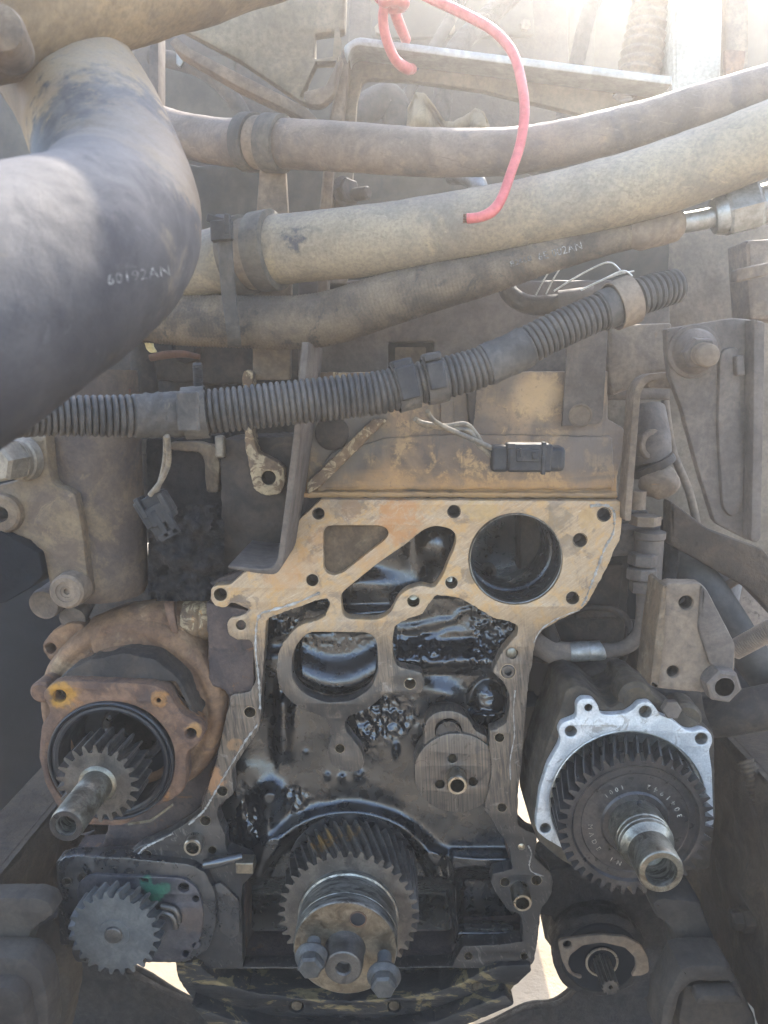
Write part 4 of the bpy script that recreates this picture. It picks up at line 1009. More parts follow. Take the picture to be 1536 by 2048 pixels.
# ------------------------------------------------------------------ right accessory drive: aluminium rimmed housing and big gear
rh_ = thing('accessory_housing', tuple(P(1250, 1740, .92)), 'dirty housing with bare white aluminium rim and four bolt ears around a black gear', 'pump housing')
RC = (1266, 1622)
RIM = rpoly([(1072, 1640), (1080, 1580), (1096, 1530), (1118, 1492), (1122, 1478), (1116, 1462), (1124, 1446), (1142, 1440), (1154, 1434), (1153, 1408), (1164, 1397), (1186, 1398), (1196, 1410), (1200, 1428), (1214, 1431), (1252, 1428), (1268, 1418), (1278, 1406), (1300, 1404), (1312, 1416), (1320, 1430), (1345, 1440), (1372, 1462), (1388, 1464), (1404, 1458), (1422, 1466), (1426, 1484), (1418, 1500), (1424, 1540), (1426, 1600), (1428, 1650), (1300, 1690), (1290, 1752), (1170, 1752), (1150, 1730), (1130, 1700), (1092, 1678), (1073, 1662)], 7)
RO = circ(1256, 1606, 157, 56)
plate('rim_face', dens(RIM, 8), .845, .012, m_alu, rh_, holes=[RO, circ(1177, 1416, 8, 16), circ(1291, 1424, 13, 18), circ(1142, 1463, 12, 18), circ(1403, 1478, 13, 18), circ(1091, 1657, 11, 18)], bevel=.0012)
BODY = rpoly([(1062, 1650), (1072, 1570), (1090, 1500), (1120, 1420), (1132, 1380), (1150, 1370), (1176, 1376), (1220, 1416), (1255, 1400), (1258, 1378), (1290, 1376), (1320, 1400), (1390, 1440), (1430, 1470), (1432, 1640), (1420, 1740), (1180, 1758), (1120, 1720), (1075, 1682)], 10)
plate('body', jit(dens(BODY, 8), .8, 37), .8572, .10, m_aluside, rh_, holes=[circ(1256, 1606, 158, 48)], bevel=.004)
rr_ = 157 * M(1256, 1606, .845); rx, rz = P(1256, 1606, .845).x, P(1256, 1606, .845).z
yl('inner_step', [(.8462, rr_ * .998), (.8455, rr_ * .985), (.853, rr_ * .965), (.853, rr_ * .93), (.868, rr_ * .925), (.9, rr_ * .92), (.9, rr_ * .4), (.905, .0001)], m_alumid, rh_, rx, rz)
for (u, v, r) in ((1177, 1416, 8), (1291, 1424, 13), (1142, 1463, 12), (1403, 1478, 13), (1091, 1657, 11)):
    p = P(u, v, .846); k_ = r * M(u, v, .846); b = MB(); b.lathe(p, (0, 1, 0), [(.0, k_ * .98), (.0025, k_ * .8), (.016, k_ * .78), (.017, .0001)], 18); b.build('bolt_hole', m_zinc if r > 9 else m_castdark, rh_)
b = MB(); q = P(1340, 1415, .85); b.ngon_prism(q, (-.1, -1, .15), .0115, .012, 6, .3); b.build('side_bolt', m_dustgrey, rh_, 30)
b = MB(); b.lathe(P(1270, 1395, .862), YN, [(-.03, .022), (.0, .021), (.005, .015), (.005, .0001)], 24); b.build('ear_boss', m_aluside, rh_)
b = MB(); b.lathe(P(1370, 1438, .865), YN, [(-.03, .022), (.0, .021), (.004, .017), (.004, .0001)], 24); b.build('ear_boss', m_aluside, rh_)
GS = P(1272, 1650, .805); r6 = 155 * M(1272, 1650, .805)
gs2 = thing('gear_shaft', tuple(P(1290, 1740, .80)), 'stepped hollow steel shaft with a large black stamped gear in the aluminium rim', 'gear shaft', 'hollow gear shafts')
b = MB(); gear_mb(b, GS.x, GS.z, .805, .853, r6 * .885, r6, 42, -.15, .030, slices=4, dish=.004, phase=.03); g2 = b.build('gear', m_gearblack, gs2, 30)
yl('web', [(.8085, r6 * .70), (.8105, r6 * .66), (.8105, r6 * .46), (.8065, r6 * .42), (.8055, r6 * .33)], m_gearblack, gs2, GS.x, GS.z)
r7 = 56 * M(1280, 1640, .78); r8 = 47 * M(1322, 1745, .71)
sh2 = yl('shaft', [(0.8125, r7 * 1.08), (0.8095, r7 * 1.06), (0.8075, r7), (0.7775, r7), (0.7760, r7 * .97), (0.7735, r7 * .97), (0.7725, r7 * .995), (0.7695, r7 * .995), (0.7685, r7 * .97), (0.7645, r7 * .95), (0.7605, r7 * .83), (0.7575, r7 * .80), (0.7560, r8 * .99), (0.7545, r8), (0.7225, r8), (0.7200, r8 * .97), (0.7190, r8 * .93), (0.7190, r8 * .69), (0.7215, r8 * .66)], m_steel, gs2, GS.x, GS.z)
yl('shaft_bore', [(0.7189, r8 * .70), (0.7235, r8 * .64), (0.7525, r8 * .62), (0.7535, .0001)], m_steelring, gs2, GS.x, GS.z)
b = MB(); pp = P(1279, 1604, .788); b.lathe((pp.x, pp.y, pp.z), (0, -.25, 1), [(-.004, .0024), (.0006, .0024), (.0006, .0001)], 12); b.build('oil_hole', m_black, sh2)
for i, ch in enumerate('3041942'):
    a_ = R(-14 - i * 10); uu = 1272 + 90 * math.cos(a_) ; vv_ = 1650 + 90 * .88 * math.sin(a_)
    decal('stamped_letter', ch, uu, vv_, 15, a_ + R(90) + R(180), g2, m_dimletter, g2, .0006)
for i, ch in enumerate('1001'):
    a_ = R(-108 - i * 8); decal('stamped_letter', ch, 1272 + 90 * math.cos(a_), 1650 + 80 * math.sin(a_), 13, a_ + R(270), g2, m_dimletter, g2, .0006)
for i, ch in enumerate('MADE IN'):
    if ch == ' ': continue
    a_ = R(178 - i * 11); decal('stamped_letter', ch, 1272 + 92 * math.cos(a_), 1650 + 82 * math.sin(a_), 13, a_ + R(270), g2, m_dimletter, g2, .0006)

# ------------------------------------------------------------------ compressor with splined shaft, lower right
cpx = thing('compressor', tuple(P(1205, 2010, .98)), 'black oily cylinder unit with pale flange and splined shaft under the toothed right gear', 'compressor')
K = P(1205, 1928, .95); rk = 98 * M(1205, 1928, .95)
FLC = rpoly([(1116, 1886), (1122, 1880), (1150, 1876), (1200, 1870), (1250, 1874), (1282, 1890), (1297, 1918), (1299, 1945), (1285, 1952), (1262, 1954), (1272, 1936), (1270, 1916), (1250, 1896), (1205, 1886), (1165, 1892), (1140, 1912), (1136, 1930), (1146, 1950), (1166, 1954), (1160, 1960), (1136, 1946), (1124, 1922)], 6)
plate('flange', dens(FLC, 7), .948, .006, m_dusty, cpx, holes=[circ(1135, 1890, 9, 14)], bevel=.002)
us4 = np.linspace(0, 2 * math.pi, 61)[:-1]; Vt = []; Fc = []
prof = [(.964, .3), (.964, .92), (.966, .97), (.985, .975), (.99, .93), (1.03, .94), (1.035, 1.0), (1.07, 1.0), (1.08, .9), (1.08, .2)]
for y, k_ in prof:
    for a_ in us4:
        n_ = 1 + (float(fbm(np.array(math.cos(a_) * 4 + 9), np.array(math.sin(a_) * 4 + y * 60), 81)) - .5) * .12
        Vt.append((K.x + rk * k_ * n_ * math.cos(a_), y, K.z + rk * k_ * n_ * math.sin(a_)))
n4 = len(us4)
for i in range(len(prof) - 1):
    for k_ in range(n4): Fc.append((i * n4 + k_, i * n4 + (k_ + 1) % n4, (i + 1) * n4 + (k_ + 1) % n4, (i + 1) * n4 + k_))
add_mesh('body', Vt, Fc, m_grime, cpx, 60)
yl('face', [(.963, rk * .80), (.960, rk * .78), (.957, rk * .72), (.957, rk * .34), (.954, rk * .32), (.953, rk * .26), (.955, rk * .23), (.96, .0001)], m_void, cpx, K.x, K.z)
yl('retaining_ring', [(.9535, rk * .34), (.952, rk * .33), (.952, rk * .30), (.9535, rk * .29)], m_pin, cpx, K.x, K.z)
b = MB(); gear_mb(b, K.x, K.z, .908, .957, .0098, .0125, 12, 0, .003, slices=2); b.build('splined_shaft', m_gear, cpx, 30)
plate('upper_lobe', jit(dens(rpoly([(1066, 1760), (1100, 1742), (1150, 1730), (1290, 1736), (1352, 1790), (1350, 1905), (1130, 1890), (1104, 1836), (1066, 1828)], 10), 8), 1.5, 38), 1.0, .08, m_grime, cpx, bevel=.006)

# dusty cast mounts at both lower corners
def mount(parts, label):
    t = thing('spring_mount', tuple(P(parts[0][1][0][0], 2040, .8)), label, 'bracket', 'cast mounts on the frame rails')
    for nm, ol, d, th, bv in parts: plate(nm, jit(dens(rpoly(ol, 10), 9), .7, int(ol[0][0])), d, th, m_mount, t, bevel=bv)
mount([
    ('upper_arm', [(1302, 1808), (1322, 1796), (1402, 1804), (1418, 1850), (1456, 1934), (1360, 1940), (1356, 1890), (1340, 1856), (1314, 1838)], .82, .06, .008),
    ('lower_arm', [(1362, 1938), (1388, 1932), (1462, 1932), (1478, 1968), (1388, 1968), (1364, 1990), (1346, 2060), (1316, 2080), (1326, 2010)], .76, .05, .008),
    ('foot', [(1368, 1976), (1392, 1970), (1482, 1970), (1516, 2048), (1516, 2100), (1366, 2100), (1356, 2040)], .77, .06, .008),
    ('foot_pad', [(1396, 1992), (1478, 1990), (1492, 2012), (1392, 2012)], .745, .02, .004)], 'stepped dusty cast mount at the foot of the muddy frame rail')
mount([('upper_arm', [(-40, 1796), (70, 1796), (100, 1806), (108, 1830), (84, 1848), (62, 1862), (52, 1915), (-40, 1912)], .80, .03, .006),
       ('lower_arm', [(-40, 1914), (54, 1918), (86, 1950), (98, 2010), (100, 2080), (-40, 2080)], .76, .04, .010),
       ('foot', [(-40, 1976), (18, 1976), (44, 2000), (58, 2060), (60, 2100), (-40, 2100)], .74, .08, .008),
       ('back_web', [(60, 1860), (110, 1832), (136, 1900), (140, 2000), (120, 2100), (60, 2100)], .90, .05, .008)], 'stepped brown cast mount in the corner beside the dull grey gear')

# ------------------------------------------------------------------ big intake elbow and duct, upper left
def base_at(pts): return tuple(min(pts, key=lambda p: p.z))
EL = [(60, 20, .70, 128), (125, 130, .655, 130), (180, 225, .605, 135), (222, 330, .552, 146), (240, 425, .505, 160), (196, 490, .452, 182), (98, 545, .40, 210), (-40, 612, .355, 242), (-220, 700, .315, 274), (-480, 800, .28, 300)]
q, r_ = hose_path(EL, 24)
eh = thing('intake_elbow', base_at(q), 'fat worn black rubber elbow hose with white print in the upper left', 'hose')
b = MB(); b.tube(q, r_, 96, lump=(.0016, 26)); elb = b.build('hose', m_hosegrey, eh, 80)
decal('print', '60192AN', 276, 551, 30, R(-9), elb, m_paintletter, eh, .0005, 1.12)
q2, r2 = hose_path([(66, 30, .69, 140), (40, 170, .662, 140)], 4)
c0, c1_ = P(18, 190, .665), P(74, 176, .635)
q, r_ = hose_path([(98, 78, .676, 134), (112, 106, .667, 136), (124, 128, .656, 135)], 5)
b = MB(); b.tube(q, r_, 64); b.build('clamp_band', m_dusty, eh, 60)

DU = [(-260, 40, .50, 150), (0, -12, .56, 150), (250, -72, .64, 140), (480, -132, .72, 128), (760, -205, .82, 112)]
q, r_ = hose_path(DU, 20)
du = thing('air_duct', base_at(q), 'brown dust-caked metal air duct crossing the top left corner', 'duct')
b = MB(); b.tube(q, r_, 80, lump=(.0016, 22)); b.build('duct', grimy('brown_duct_steel', (.13, .094, .06), (.22, .165, .105), 9, (.55, .85), patches=[((.27, .20, .125), 14, .52, .72, .6), ((.08, .062, .045), 18, .56, .75, .6)], bump=.35, bscale=200), du, 80)
us5 = np.linspace(0, 2 * math.pi, 40)[:-1]
b = MB(); b.lathe(P(0, 60, .475), Vector((.3, -1, 0)), [(-.03, .014), (.0, .0145), (.004, .013), (.006, .007), (.006, .0001)], 30); b.build('knob', m_cast, du)

# ------------------------------------------------------------------ the three long hoses
H_UP = [(230, 205, 1.04, 36), (330, 258, 1.0, 40), (440, 284, .96, 44), (530, 286, .925, 46), (700, 295, .885, 46), (850, 305, .86, 45), (1000, 304, .84, 44), (1100, 291, .825, 43), (1200, 270, .81, 43), (1300, 244, .80, 43), (1420, 208, .785, 43), (1640, 145, .76, 43)]
q, r_ = hose_path(H_UP, 16)
t = thing('coolant_hose', base_at(q), 'upper thinner dust-tan rubber hose sweeping to the right edge', 'hose', 'long rubber hoses')
b = MB(); b.tube(q, r_, 48, lump=(.0007, 60)); b.build('hose', m_hose, t, 80)
H_MID = [(250, 560, .95, 60), (380, 535, .90, 62), (510, 506, .87, 66), (620, 494, .855, 67), (768, 478, .835, 68), (900, 456, .82, 67), (1068, 424, .80, 66), (1268, 374, .775, 69), (1400, 330, .76, 70), (1500, 292, .75, 70), (1680, 220, .73, 72)]
q, r_ = hose_path(H_MID, 16)
t = thing('coolant_hose', base_at(q), 'thickest dust-tan rubber hose, under the red wire end', 'hose', 'long rubber hoses')
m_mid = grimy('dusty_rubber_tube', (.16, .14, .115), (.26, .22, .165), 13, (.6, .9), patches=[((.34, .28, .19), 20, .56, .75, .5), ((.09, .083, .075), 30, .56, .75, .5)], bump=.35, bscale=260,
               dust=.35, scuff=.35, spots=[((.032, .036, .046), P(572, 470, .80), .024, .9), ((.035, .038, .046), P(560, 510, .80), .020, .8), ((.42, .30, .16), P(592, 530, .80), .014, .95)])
b = MB(); b.tube(q, r_, 56, lump=(.0009, 45)); b.build('hose', m_mid, t, 80)

H_LOW = [(180, 640, .98, 46), (270, 634, .93, 48), (380, 640, .90, 50), (480, 643, .88, 50), (570, 646, .865, 51), (660, 636, .85, 51), (768, 602, .835, 50), (860, 576, .825, 46), (968, 550, .81, 39), (1068, 520, .80, 34), (1150, 497, .795, 31), (1225, 478, .79, 28), (1290, 464, .785, 27)]
q, r_ = hose_path(H_LOW, 12)
qs, rs_, ss = resample(q, r_, .0016)
t = thing('braided_hose', base_at(q), 'lowest cloth-braided hose ending in a crimped fitting and hex nut at the right', 'hose', 'long rubber hoses')
fr = frames(qs); V = []; Fc = []; seg = 56
for i in range(len(qs)):
    a_, b_ = fr[i]
    fade = 1.0 if ss[i] < ss[-1] * .84 else .25
    for k in range(seg):
        th = 2 * math.pi * k / seg
        w_ = math.sin(ss[i] / .0085 * math.pi * 2 + th * 14) * math.sin(ss[i] / .0085 * math.pi * 2 - th * 14)
        V.append(qs[i] + (a_ * math.cos(th) + b_ * math.sin(th)) * (rs_[i] + .0016 * w_ * fade))
for i in range(len(qs) - 1):
    for k in range(seg): Fc.append((i * seg + k, i * seg + (k + 1) % seg, (i + 1) * seg + (k + 1) % seg, (i + 1) * seg + k))
brh = add_mesh('hose', V, Fc, m_hosebraid, t, 180)
decal('print', '6E 002AN', 1120, 503, 21, R(-15), brh, m_paintletter, brh, .0009, 1.05)
decal('print', '82468', 1042, 523, 17, R(-15), brh, m_paintletter, brh, .0009, 1.05)
q, r_ = hose_path([(1272, 470, .786, 27), (1276, 469, .785, 32), (1300, 463, .784, 32), (1322, 457, .783, 33), (1350, 449, .782, 32), (1358, 447, .781, 28), (1364, 446, .781, 21)], 3)
b = MB(); b.tube(q, r_, 28); b.build('crimp_sleeve', m_dusty, t, 30)
q, r_ = hose_path([(1358, 447, .781, 20), (1400, 440, .778, 20), (1450, 428, .775, 20)], 4)
b = MB(); b.tube(q, r_, 24); b.build('tube_end', m_zinc, t, 60)
p0, p1 = P(1426, 434, .776), P(1520, 410, .77); ax = p1 - p0
b = MB(); b.lathe(p0, ax, [(0, .008), (.0, .0165), (.005, .0185), (.012, .019)], 32); b.lathe(p0, ax, [(.011, .0215), (.014, .0232), (.040, .0232), (.043, .021)], 6, phase=.3); b.lathe(p0, ax, [(.043, .019), (.10, .019)], 32)
b.build('hex_nut', m_zinc, t, 25)

# rubber-lined clamps on the two upper hoses
def pclamp(ctrl, drop, label, w=1.0):
    q, r_ = hose_path(ctrl, 8)
    t = thing('hose_clamp', base_at(q), label, 'clamp', 'rubber clamps round the long hoses')
    n = len(q)
    for a0, a1, kr in ((0, .34, 1.16), (.36, .60, 1.05), (.62, 1.0, 1.16)):
        s = [int(a0 * (n - 1)), max(int(a0 * (n - 1)) + 1, int(a1 * (n - 1)))]
        qq = q[s[0]:s[1] + 1]; rr2 = [x * kr for x in r_[s[0]:s[1] + 1]]
        if len(qq) < 2: continue
        e = .0025; d0 = (qq[0] - qq[1]).normalized(); d1 = (qq[-1] - qq[-2]).normalized()
        qq = [qq[0] + d0 * e * .4] + qq + [qq[-1] + d1 * e * .4]; rr2 = [rr2[0] * .96] + rr2 + [rr2[-1] * .96]
        b = MB(); b.tube(qq, rr2, 40); b.build('rubber_ring' if kr > 1.1 else 'steel_band', m_clamp if kr > 1.1 else m_dusty, t, 40)
    if drop: plate('stem', *drop, m_dusty, t, bevel=.002)
pclamp([(492, 285, .94, 47), (530, 286, .925, 47), (566, 288, .915, 47)], (rpoly([(520, 325), (570, 325), (576, 430), (584, 520), (580, 760), (505, 760), (505, 520)], 6), .93, .012), 'clamp with twin rubber rings on the upper thin hose')
pclamp([(474, 514, .88, 66), (512, 506, .87, 66), (552, 500, .862, 67)], None, 'clamp with twin rubber rings on the thick hose beside the steel strap')
# cable strap round the two lower hoses
t = thing('hose_strap', tuple(P(466, 694, .80)), 'grey buckled strap hanging over the two left hose ends', 'strap')
S = [(446, 428, .82), (448, 452, .808), (452, 520, .808), (458, 590, .818), (464, 640, .822), (468, 676, .832), (469, 694, .85)]
for nm, sl, w0 in (('band', S, (15, 15, 15, 15, 14, 14, 14)),):
    c = catmull([(u, v, d, w_) for (u, v, d), w_ in zip(sl, w0)], 6); V = []; Fc = []
    for (u, v, d, w_) in c:
        for du_, dd in ((-w_, .001), (-w_ * .8, -.0006), (w_ * .8, -.0006), (w_, .001), (w_, .003), (-w_, .003)): V.append(P(u + du_, v, d + dd))
    for i in range(len(c) - 1):
        for k in range(6): Fc.append((i * 6 + k, i * 6 + (k + 1) % 6, (i + 1) * 6 + (k + 1) % 6, (i + 1) * 6 + k))
    add_mesh('band', V, Fc, m_tape, t, 40)
b = MB(); b.obox(P(444, 462, .802), Vector((.011, 0, .001)), Vector((0, .006, 0)), Vector((0, 0, .010))); b.obox(P(436, 442, .806), Vector((.011, 0, -.003)), Vector((0, .004, 0)), Vector((.001, 0, .004))); b.obox(P(456, 450, .80), Vector((.003, 0, 0)), Vector((0, .006, 0)), Vector((0, 0, .010)))
b.build('buckle', m_plastic, t, bevel=.0012)

# ------------------------------------------------------------------ corrugated conduit with tape, clips and two plugs
CO = [(-60, 842, .60, 40), (40, 836, .63, 40), (120, 832, .65, 41), (250, 832, .675, 43), (330, 830, .69, 44), (450, 820, .70, 45), (560, 808, .71, 45), (680, 795, .72, 45), (760, 785, .725, 44), (830, 768, .73, 43), (930, 745, .735, 42), (1010, 714, .74, 40), (1100, 668, .745, 39), (1180, 632, .75, 38), (1240, 608, .755, 38), (1300, 586, .76, 37), (1352, 572, .77, 34)]
q, r_ = hose_path(CO, 14)
qs, rs_, ss = resample(q, r_, .00058)
cd = thing('conduit', base_at(q), 'grey corrugated cable conduit crossing the whole engine', 'conduit')
fr = frames(qs); V = []; Fc = []; seg = 40; pitch = .0058
for i in range(len(qs)):
    x = (ss[i] / pitch) % 1.0
    pf = 0.0 if x < .60 else -math.sin((x - .60) / .40 * math.pi) * .0036
    if x < .60: pf = -.0010 * abs(x - .30) ** 2 / .09
    a_, b_ = fr[i]
    for k in range(seg):
        th = 2 * math.pi * k / seg
        V.append(qs[i] + (a_ * math.cos(th) + b_ * math.sin(th)) * (rs_[i] + pf))
for i in range(len(qs) - 1):
    for k in range(seg): Fc.append((i * seg + k, i * seg + (k + 1) % seg, (i + 1) * seg + (k + 1) % seg, (i + 1) * seg + k))
Fc.append(tuple((len(qs) - 1) * seg + k for k in range(seg)))
add_mesh('corrugated_tube', V, Fc, m_conduit, cd, 70)
uvs = np.array([[(p - CAM).dot(RGT) / (p - CAM).dot(FWD) * FPX + 768] for p in qs])[:, 0]
def span(u0, u1): return int(np.argmin(abs(uvs - u0))), int(np.argmin(abs(uvs - u1)))
def sleeve(name, u0, u1, kr, mat, par, wr=.0008, sd=1, tw=1.0):
    i0, i1 = span(u0, u1); step = max(1, (i1 - i0) // 36); V = []; Fc = []; sg = 48; n_ = 0
    rows = list(range(i0, i1 + 1, step))
    ends = [(rows[0], .94)] + [(i, 1.0) for i in rows] + [(rows[-1], .94)]
    for i, e in ends:
        a_, b_ = fr[i]
        for k in range(sg):
            th = 2 * math.pi * k / sg
            nz = (float(fbm(np.array(ss[i] * 260 + math.sin(th) * tw * 2 + 50), np.array(math.cos(th) * 2 + 9), 90 + sd, 3)) - .5) * 2 * wr
            V.append(qs[i] + (a_ * math.cos(th) + b_ * math.sin(th)) * (rs_[i] * kr * e + nz))
        n_ += 1
    for i in range(n_ - 1):
        for k in range(sg): Fc.append((i * sg + k, i * sg + (k + 1) % sg, (i + 1) * sg + (k + 1) % sg, (i + 1) * sg + k))
    return add_mesh(name, V, Fc, mat, par, 50)
sleeve('tape_wrap', 268, 372, 1.03, m_tape, cd, .0013, 1, 2.0)
sleeve('tape_wrap', 972, 1052, 1.04, m_tape, cd, .0010, 2, 1.0)
sleeve('tape_wrap', 1204, 1226, 1.06, m_tape, cd, .0006, 3)
def clip(u0, u1, kr, label, mat=m_plastic):
    i0, i1 = span(u0, u1); mid = (i0 + i1) // 2
    t = thing('conduit_clip', tuple(qs[mid] - Vector((0, 0, rs_[mid]))), label, 'clip', 'clips round the corrugated conduit')
    sleeve('band', u0, u1, kr, mat, t, .0003, int(u0) % 7 + 4)
    return t, mid
t, mid = clip(368, 414, 1.18, 'black band clip with a threaded stud standing on the left of the conduit', m_tape)
p = qs[mid] + Vector((.004, 0, rs_[mid] * 1.15))
b = MB(); pr_ = [(0, .0058)]
for k in range(12): pr_ += [(.001 + k * .0016, .0040), (.0018 + k * .0016, .0048)]
pr_ += [(.022, .0036), (.022, .0001)]
b.lathe(p, (0, 0, 1), pr_, 18); b.build('stud', m_plastic, t, 50)
b = MB(); b.obox(qs[mid] + Vector((0, -rs_[mid] * 1.1, .002)), Vector((.010, 0, 0)), Vector((0, .004, 0)), Vector((0, 0, .018))); b.build('front_pad', m_tape, t, bevel=.002)
def pad(t, mid, dx, hw, hh, rot):
    ax_ = (qs[mid + 8] - qs[mid - 8]).normalized(); up_ = Vector((0, 0, 1)); up_ = (up_ - ax_ * ax_.dot(up_)).normalized(); fw_ = ax_.cross(up_); fw_ = fw_ if fw_.y < 0 else -fw_
    b = MB(); b.obox(qs[mid] + up_ * rs_[mid] * 1.06 + fw_ * rs_[mid] * .35, ax_ * hw, fw_ * .014, up_ * .004); b.obox(qs[mid] + fw_ * rs_[mid] * 1.02 + up_ * .004, ax_ * hw, fw_ * .004, up_ * hh)
    b.build('buckle_block', m_plastic, t, bevel=.002)
t, mid = clip(790, 832, 1.12, 'left of a pair of grey block clips in the middle of the conduit', m_tape); pad(t, mid, 0, .0095, .016, 0)
t, mid = clip(850, 888, 1.12, 'right of a pair of grey block clips in the middle of the conduit', m_tape); pad(t, mid, 0, .0085, .013, 0)
clip(1226, 1266, 1.28, 'dusty ring clip near the upper right end of the conduit', m_dusty)

def wires(par, lines, r=.0026, mat=m_wire):
    for ln in lines:
        c = catmull([tuple(P(u, v, d)) for u, v, d in ln], 8); b = MB(); b.tube(c, r, 10); b.build('wire', mat, par, 80)
t = thing('cable_plug', tuple(P(325, 1075, .74)), 'dark plug dangling on two wires under the left tape of the conduit', 'connector', 'cable plugs hanging from the conduit')
wires(t, [[(334, 872, .675), (337, 900, .69), (336, 930, .705), (322, 962, .715), (300, 990, .722)], [(332, 872, .68), (331, 910, .70), (324, 950, .715), (312, 985, .728)]])
e0 = (P(351, 1055, .74) - P(318, 1000, .74)).normalized(); e1 = Vector((e0.z, 0, -e0.x)) * -1
def pb(u, v, d, a, b_, c, bb): bb.obox(P(u, v, d), e1 * a, Vector((0, b_, 0)), e0 * c)
b = MB(); pb(312, 1018, .735, .0155, .010, .015, b); pb(326, 1050, .735, .011, .008, .013, b); b.build('housing', m_plastic, t, bevel=.0015)
b = MB(); pb(288, 1014, .73, .0025, .011, .011, b); pb(334, 1003, .73, .0025, .011, .011, b); pb(318, 1028, .722, .012, .002, .010, b); b.build('collar', m_plastic, t, bevel=.001)
b = MB(); pb(322, 1048, .722, .0028, .003, .015, b); pb(342, 1043, .722, .0034, .003, .013, b); pb(339, 1068, .722, .011, .003, .0035, b); b.build('latch', m_plastic, t, bevel=.0008)
t = thing('cable_plug', tuple(P(1055, 945, .80)), 'black oblong plug lying before the rusty upper casting on two wires', 'connector', 'cable plugs hanging from the conduit')
wires(t, [[(855, 822, .745), (862, 836, .755), (885, 852, .77), (935, 874, .785), (975, 892, .795), (996, 904, .80)], [(830, 838, .76), (845, 846, .77), (890, 852, .785), (930, 848, .79), (952, 868, .795), (975, 905, .80), (1000, 922, .803)], [(832, 838, .762), (850, 850, .775), (900, 857, .787), (938, 862, .79), (958, 890, .797), (990, 914, .803)]])
o_ = P(1052, 914, .80); ex = Vector((1, 0, .004)).normalized(); k_ = M(1052, 914, .80)
def qb(du_, dv_, hw, hh, hd, b, dy=0): b.obox(o_ + Vector((du_ * k_, dy, -dv_ * k_)), Vector((hw * k_, 0, 0)), Vector((0, hd, 0)), Vector((0, 0, hh * k_)))
b = MB(); qb(4, 0, 44, 28, .015, b); qb(-54, 2, 16, 26, .012, b); b.build('housing', m_plastic, t, bevel=.003)
b = MB(); qb(50, 2, 24, 25, .014, b); b.build('nose', m_plastic, t, bevel=.005)
b = MB(); qb(0, -6, 24, 12, .002, b, -.016); qb(12, -6, 6, 7, .002, b, -.018); qb(30, 0, 4, 32, .004, b, -.013); qb(-34, -24, 8, 5, .006, b, -.010); qb(-16, -12, 2, 8, .003, b, -.017); b.build('latch', m_plastic, t, bevel=.0008)
b = MB(); b.lathe(o_ + Vector((50 * k_, -.0135, 0)), YN, [(0, .0052), (.0008, .0052), (.0008, .0044), (.0002, .0044)], 24); b.build('moulded_ring', m_plastic, t)
b = MB(); qb(28, -2, 2.5, 2.5, .001, b, -.0172); b.build('slot', m_black, t)

# ------------------------------------------------------------------ red wire tied to the frame bracket
t = thing('red_wire', tuple(P(935, 436, .76)), 'pinkish red wire knotted on the angle bracket and looping down over the thick hose', 'wire')
for ln in ([(740, -40, .90, 10), (762, -2, .905, 11), (800, 2, .90, 11), (812, -14, .91, 10)], [(826, -22, .88, 10), (860, -4, .86, 10), (920, 24, .84, 10), (985, 60, .82, 10), (1025, 105, .80, 10), (1043, 165, .785, 10), (1049, 225, .775, 10), (1040, 290, .765, 10), (1022, 345, .755, 10), (1004, 395, .745, 10), (985, 422, .74, 11), (960, 434, .74, 10), (934, 437, .742, 10)],
           [(776, -10, .89, 10), (766, 30, .90, 10), (772, 75, .91, 10), (790, 118, .925, 10), (812, 136, .95, 11), (824, 138, .98, 10)], [(782, 0, .92, 11), (797, 44, .95, 11), (812, 80, .99, 10)]):
    q, r_ = hose_path(ln, 10); b = MB(); b.tube(q, r_, 16); b.build('wire', m_redwire, t, 80)
b = MB()
for k in range(3):
    c = [(*P(788 + 20 * math.cos(a_), -6 + k * 6 + 9 * math.sin(a_ * 1.0), .895 + .014 * math.sin(a_)), 12 * M(790, 0, .9)) for a_ in np.linspace(0, 2 * math.pi, 11)]
    b.tube([p[:3] for p in c], [p[3] for p in c], 12, False)
b.build('knot', m_redwire, t, 80)
b = MB(); rng = random.Random(5)
p0 = P(934, 437, .742)
for k in range(7):
    a_ = k * .9; o_ = Vector((0, math.cos(a_), math.sin(a_))) * (.0028 if k else 0)
    b.tube([p0 + o_ + Vector((.002, 0, 0)), p0 + o_ + Vector((-.0025 - rng.random() * .0015, 0, rng.uniform(-.0006, .0006)))], .0011, 8)
b.build('copper_strands', m_copper, t, 60)

# ------------------------------------------------------------------ brackets
t = thing('strap_bracket', tuple(P(555, 1150, .80)), 'tall flat steel strap with a drilled foot standing in front of the casting', 'bracket')
SB = rpoly([(604, 684, 2), (617, 684, 2), (616, 704, 3), (600, 880), (576, 1060, 8), (566, 1130, 14), (553, 1150, 12), (515, 1147, 6), (456, 1137, 3), (456, 1131, 2), (520, 1138), (546, 1136, 8), (555, 1120, 10), (566, 1040, 8), (586, 880), (603, 690, 4)], 6)
plate('strap', SB, .80, .145, m_dustgrey, t, bevel=.0012)
b = MB(); p0 = P(460, 1136, .80); c_ = P(518, 1133, .80)
ring = []
for k in range(20):
    a_ = 2 * math.pi * k / 20; ring.append((.009 * math.cos(a_), .013 * math.sin(a_)))
b.add([(c_.x + x, .862 + y, c_.z + .0016) for x, y in ring], [tuple(range(20))]); b.build('foot_hole', m_castdark, t)
b.v = []; b.f = []

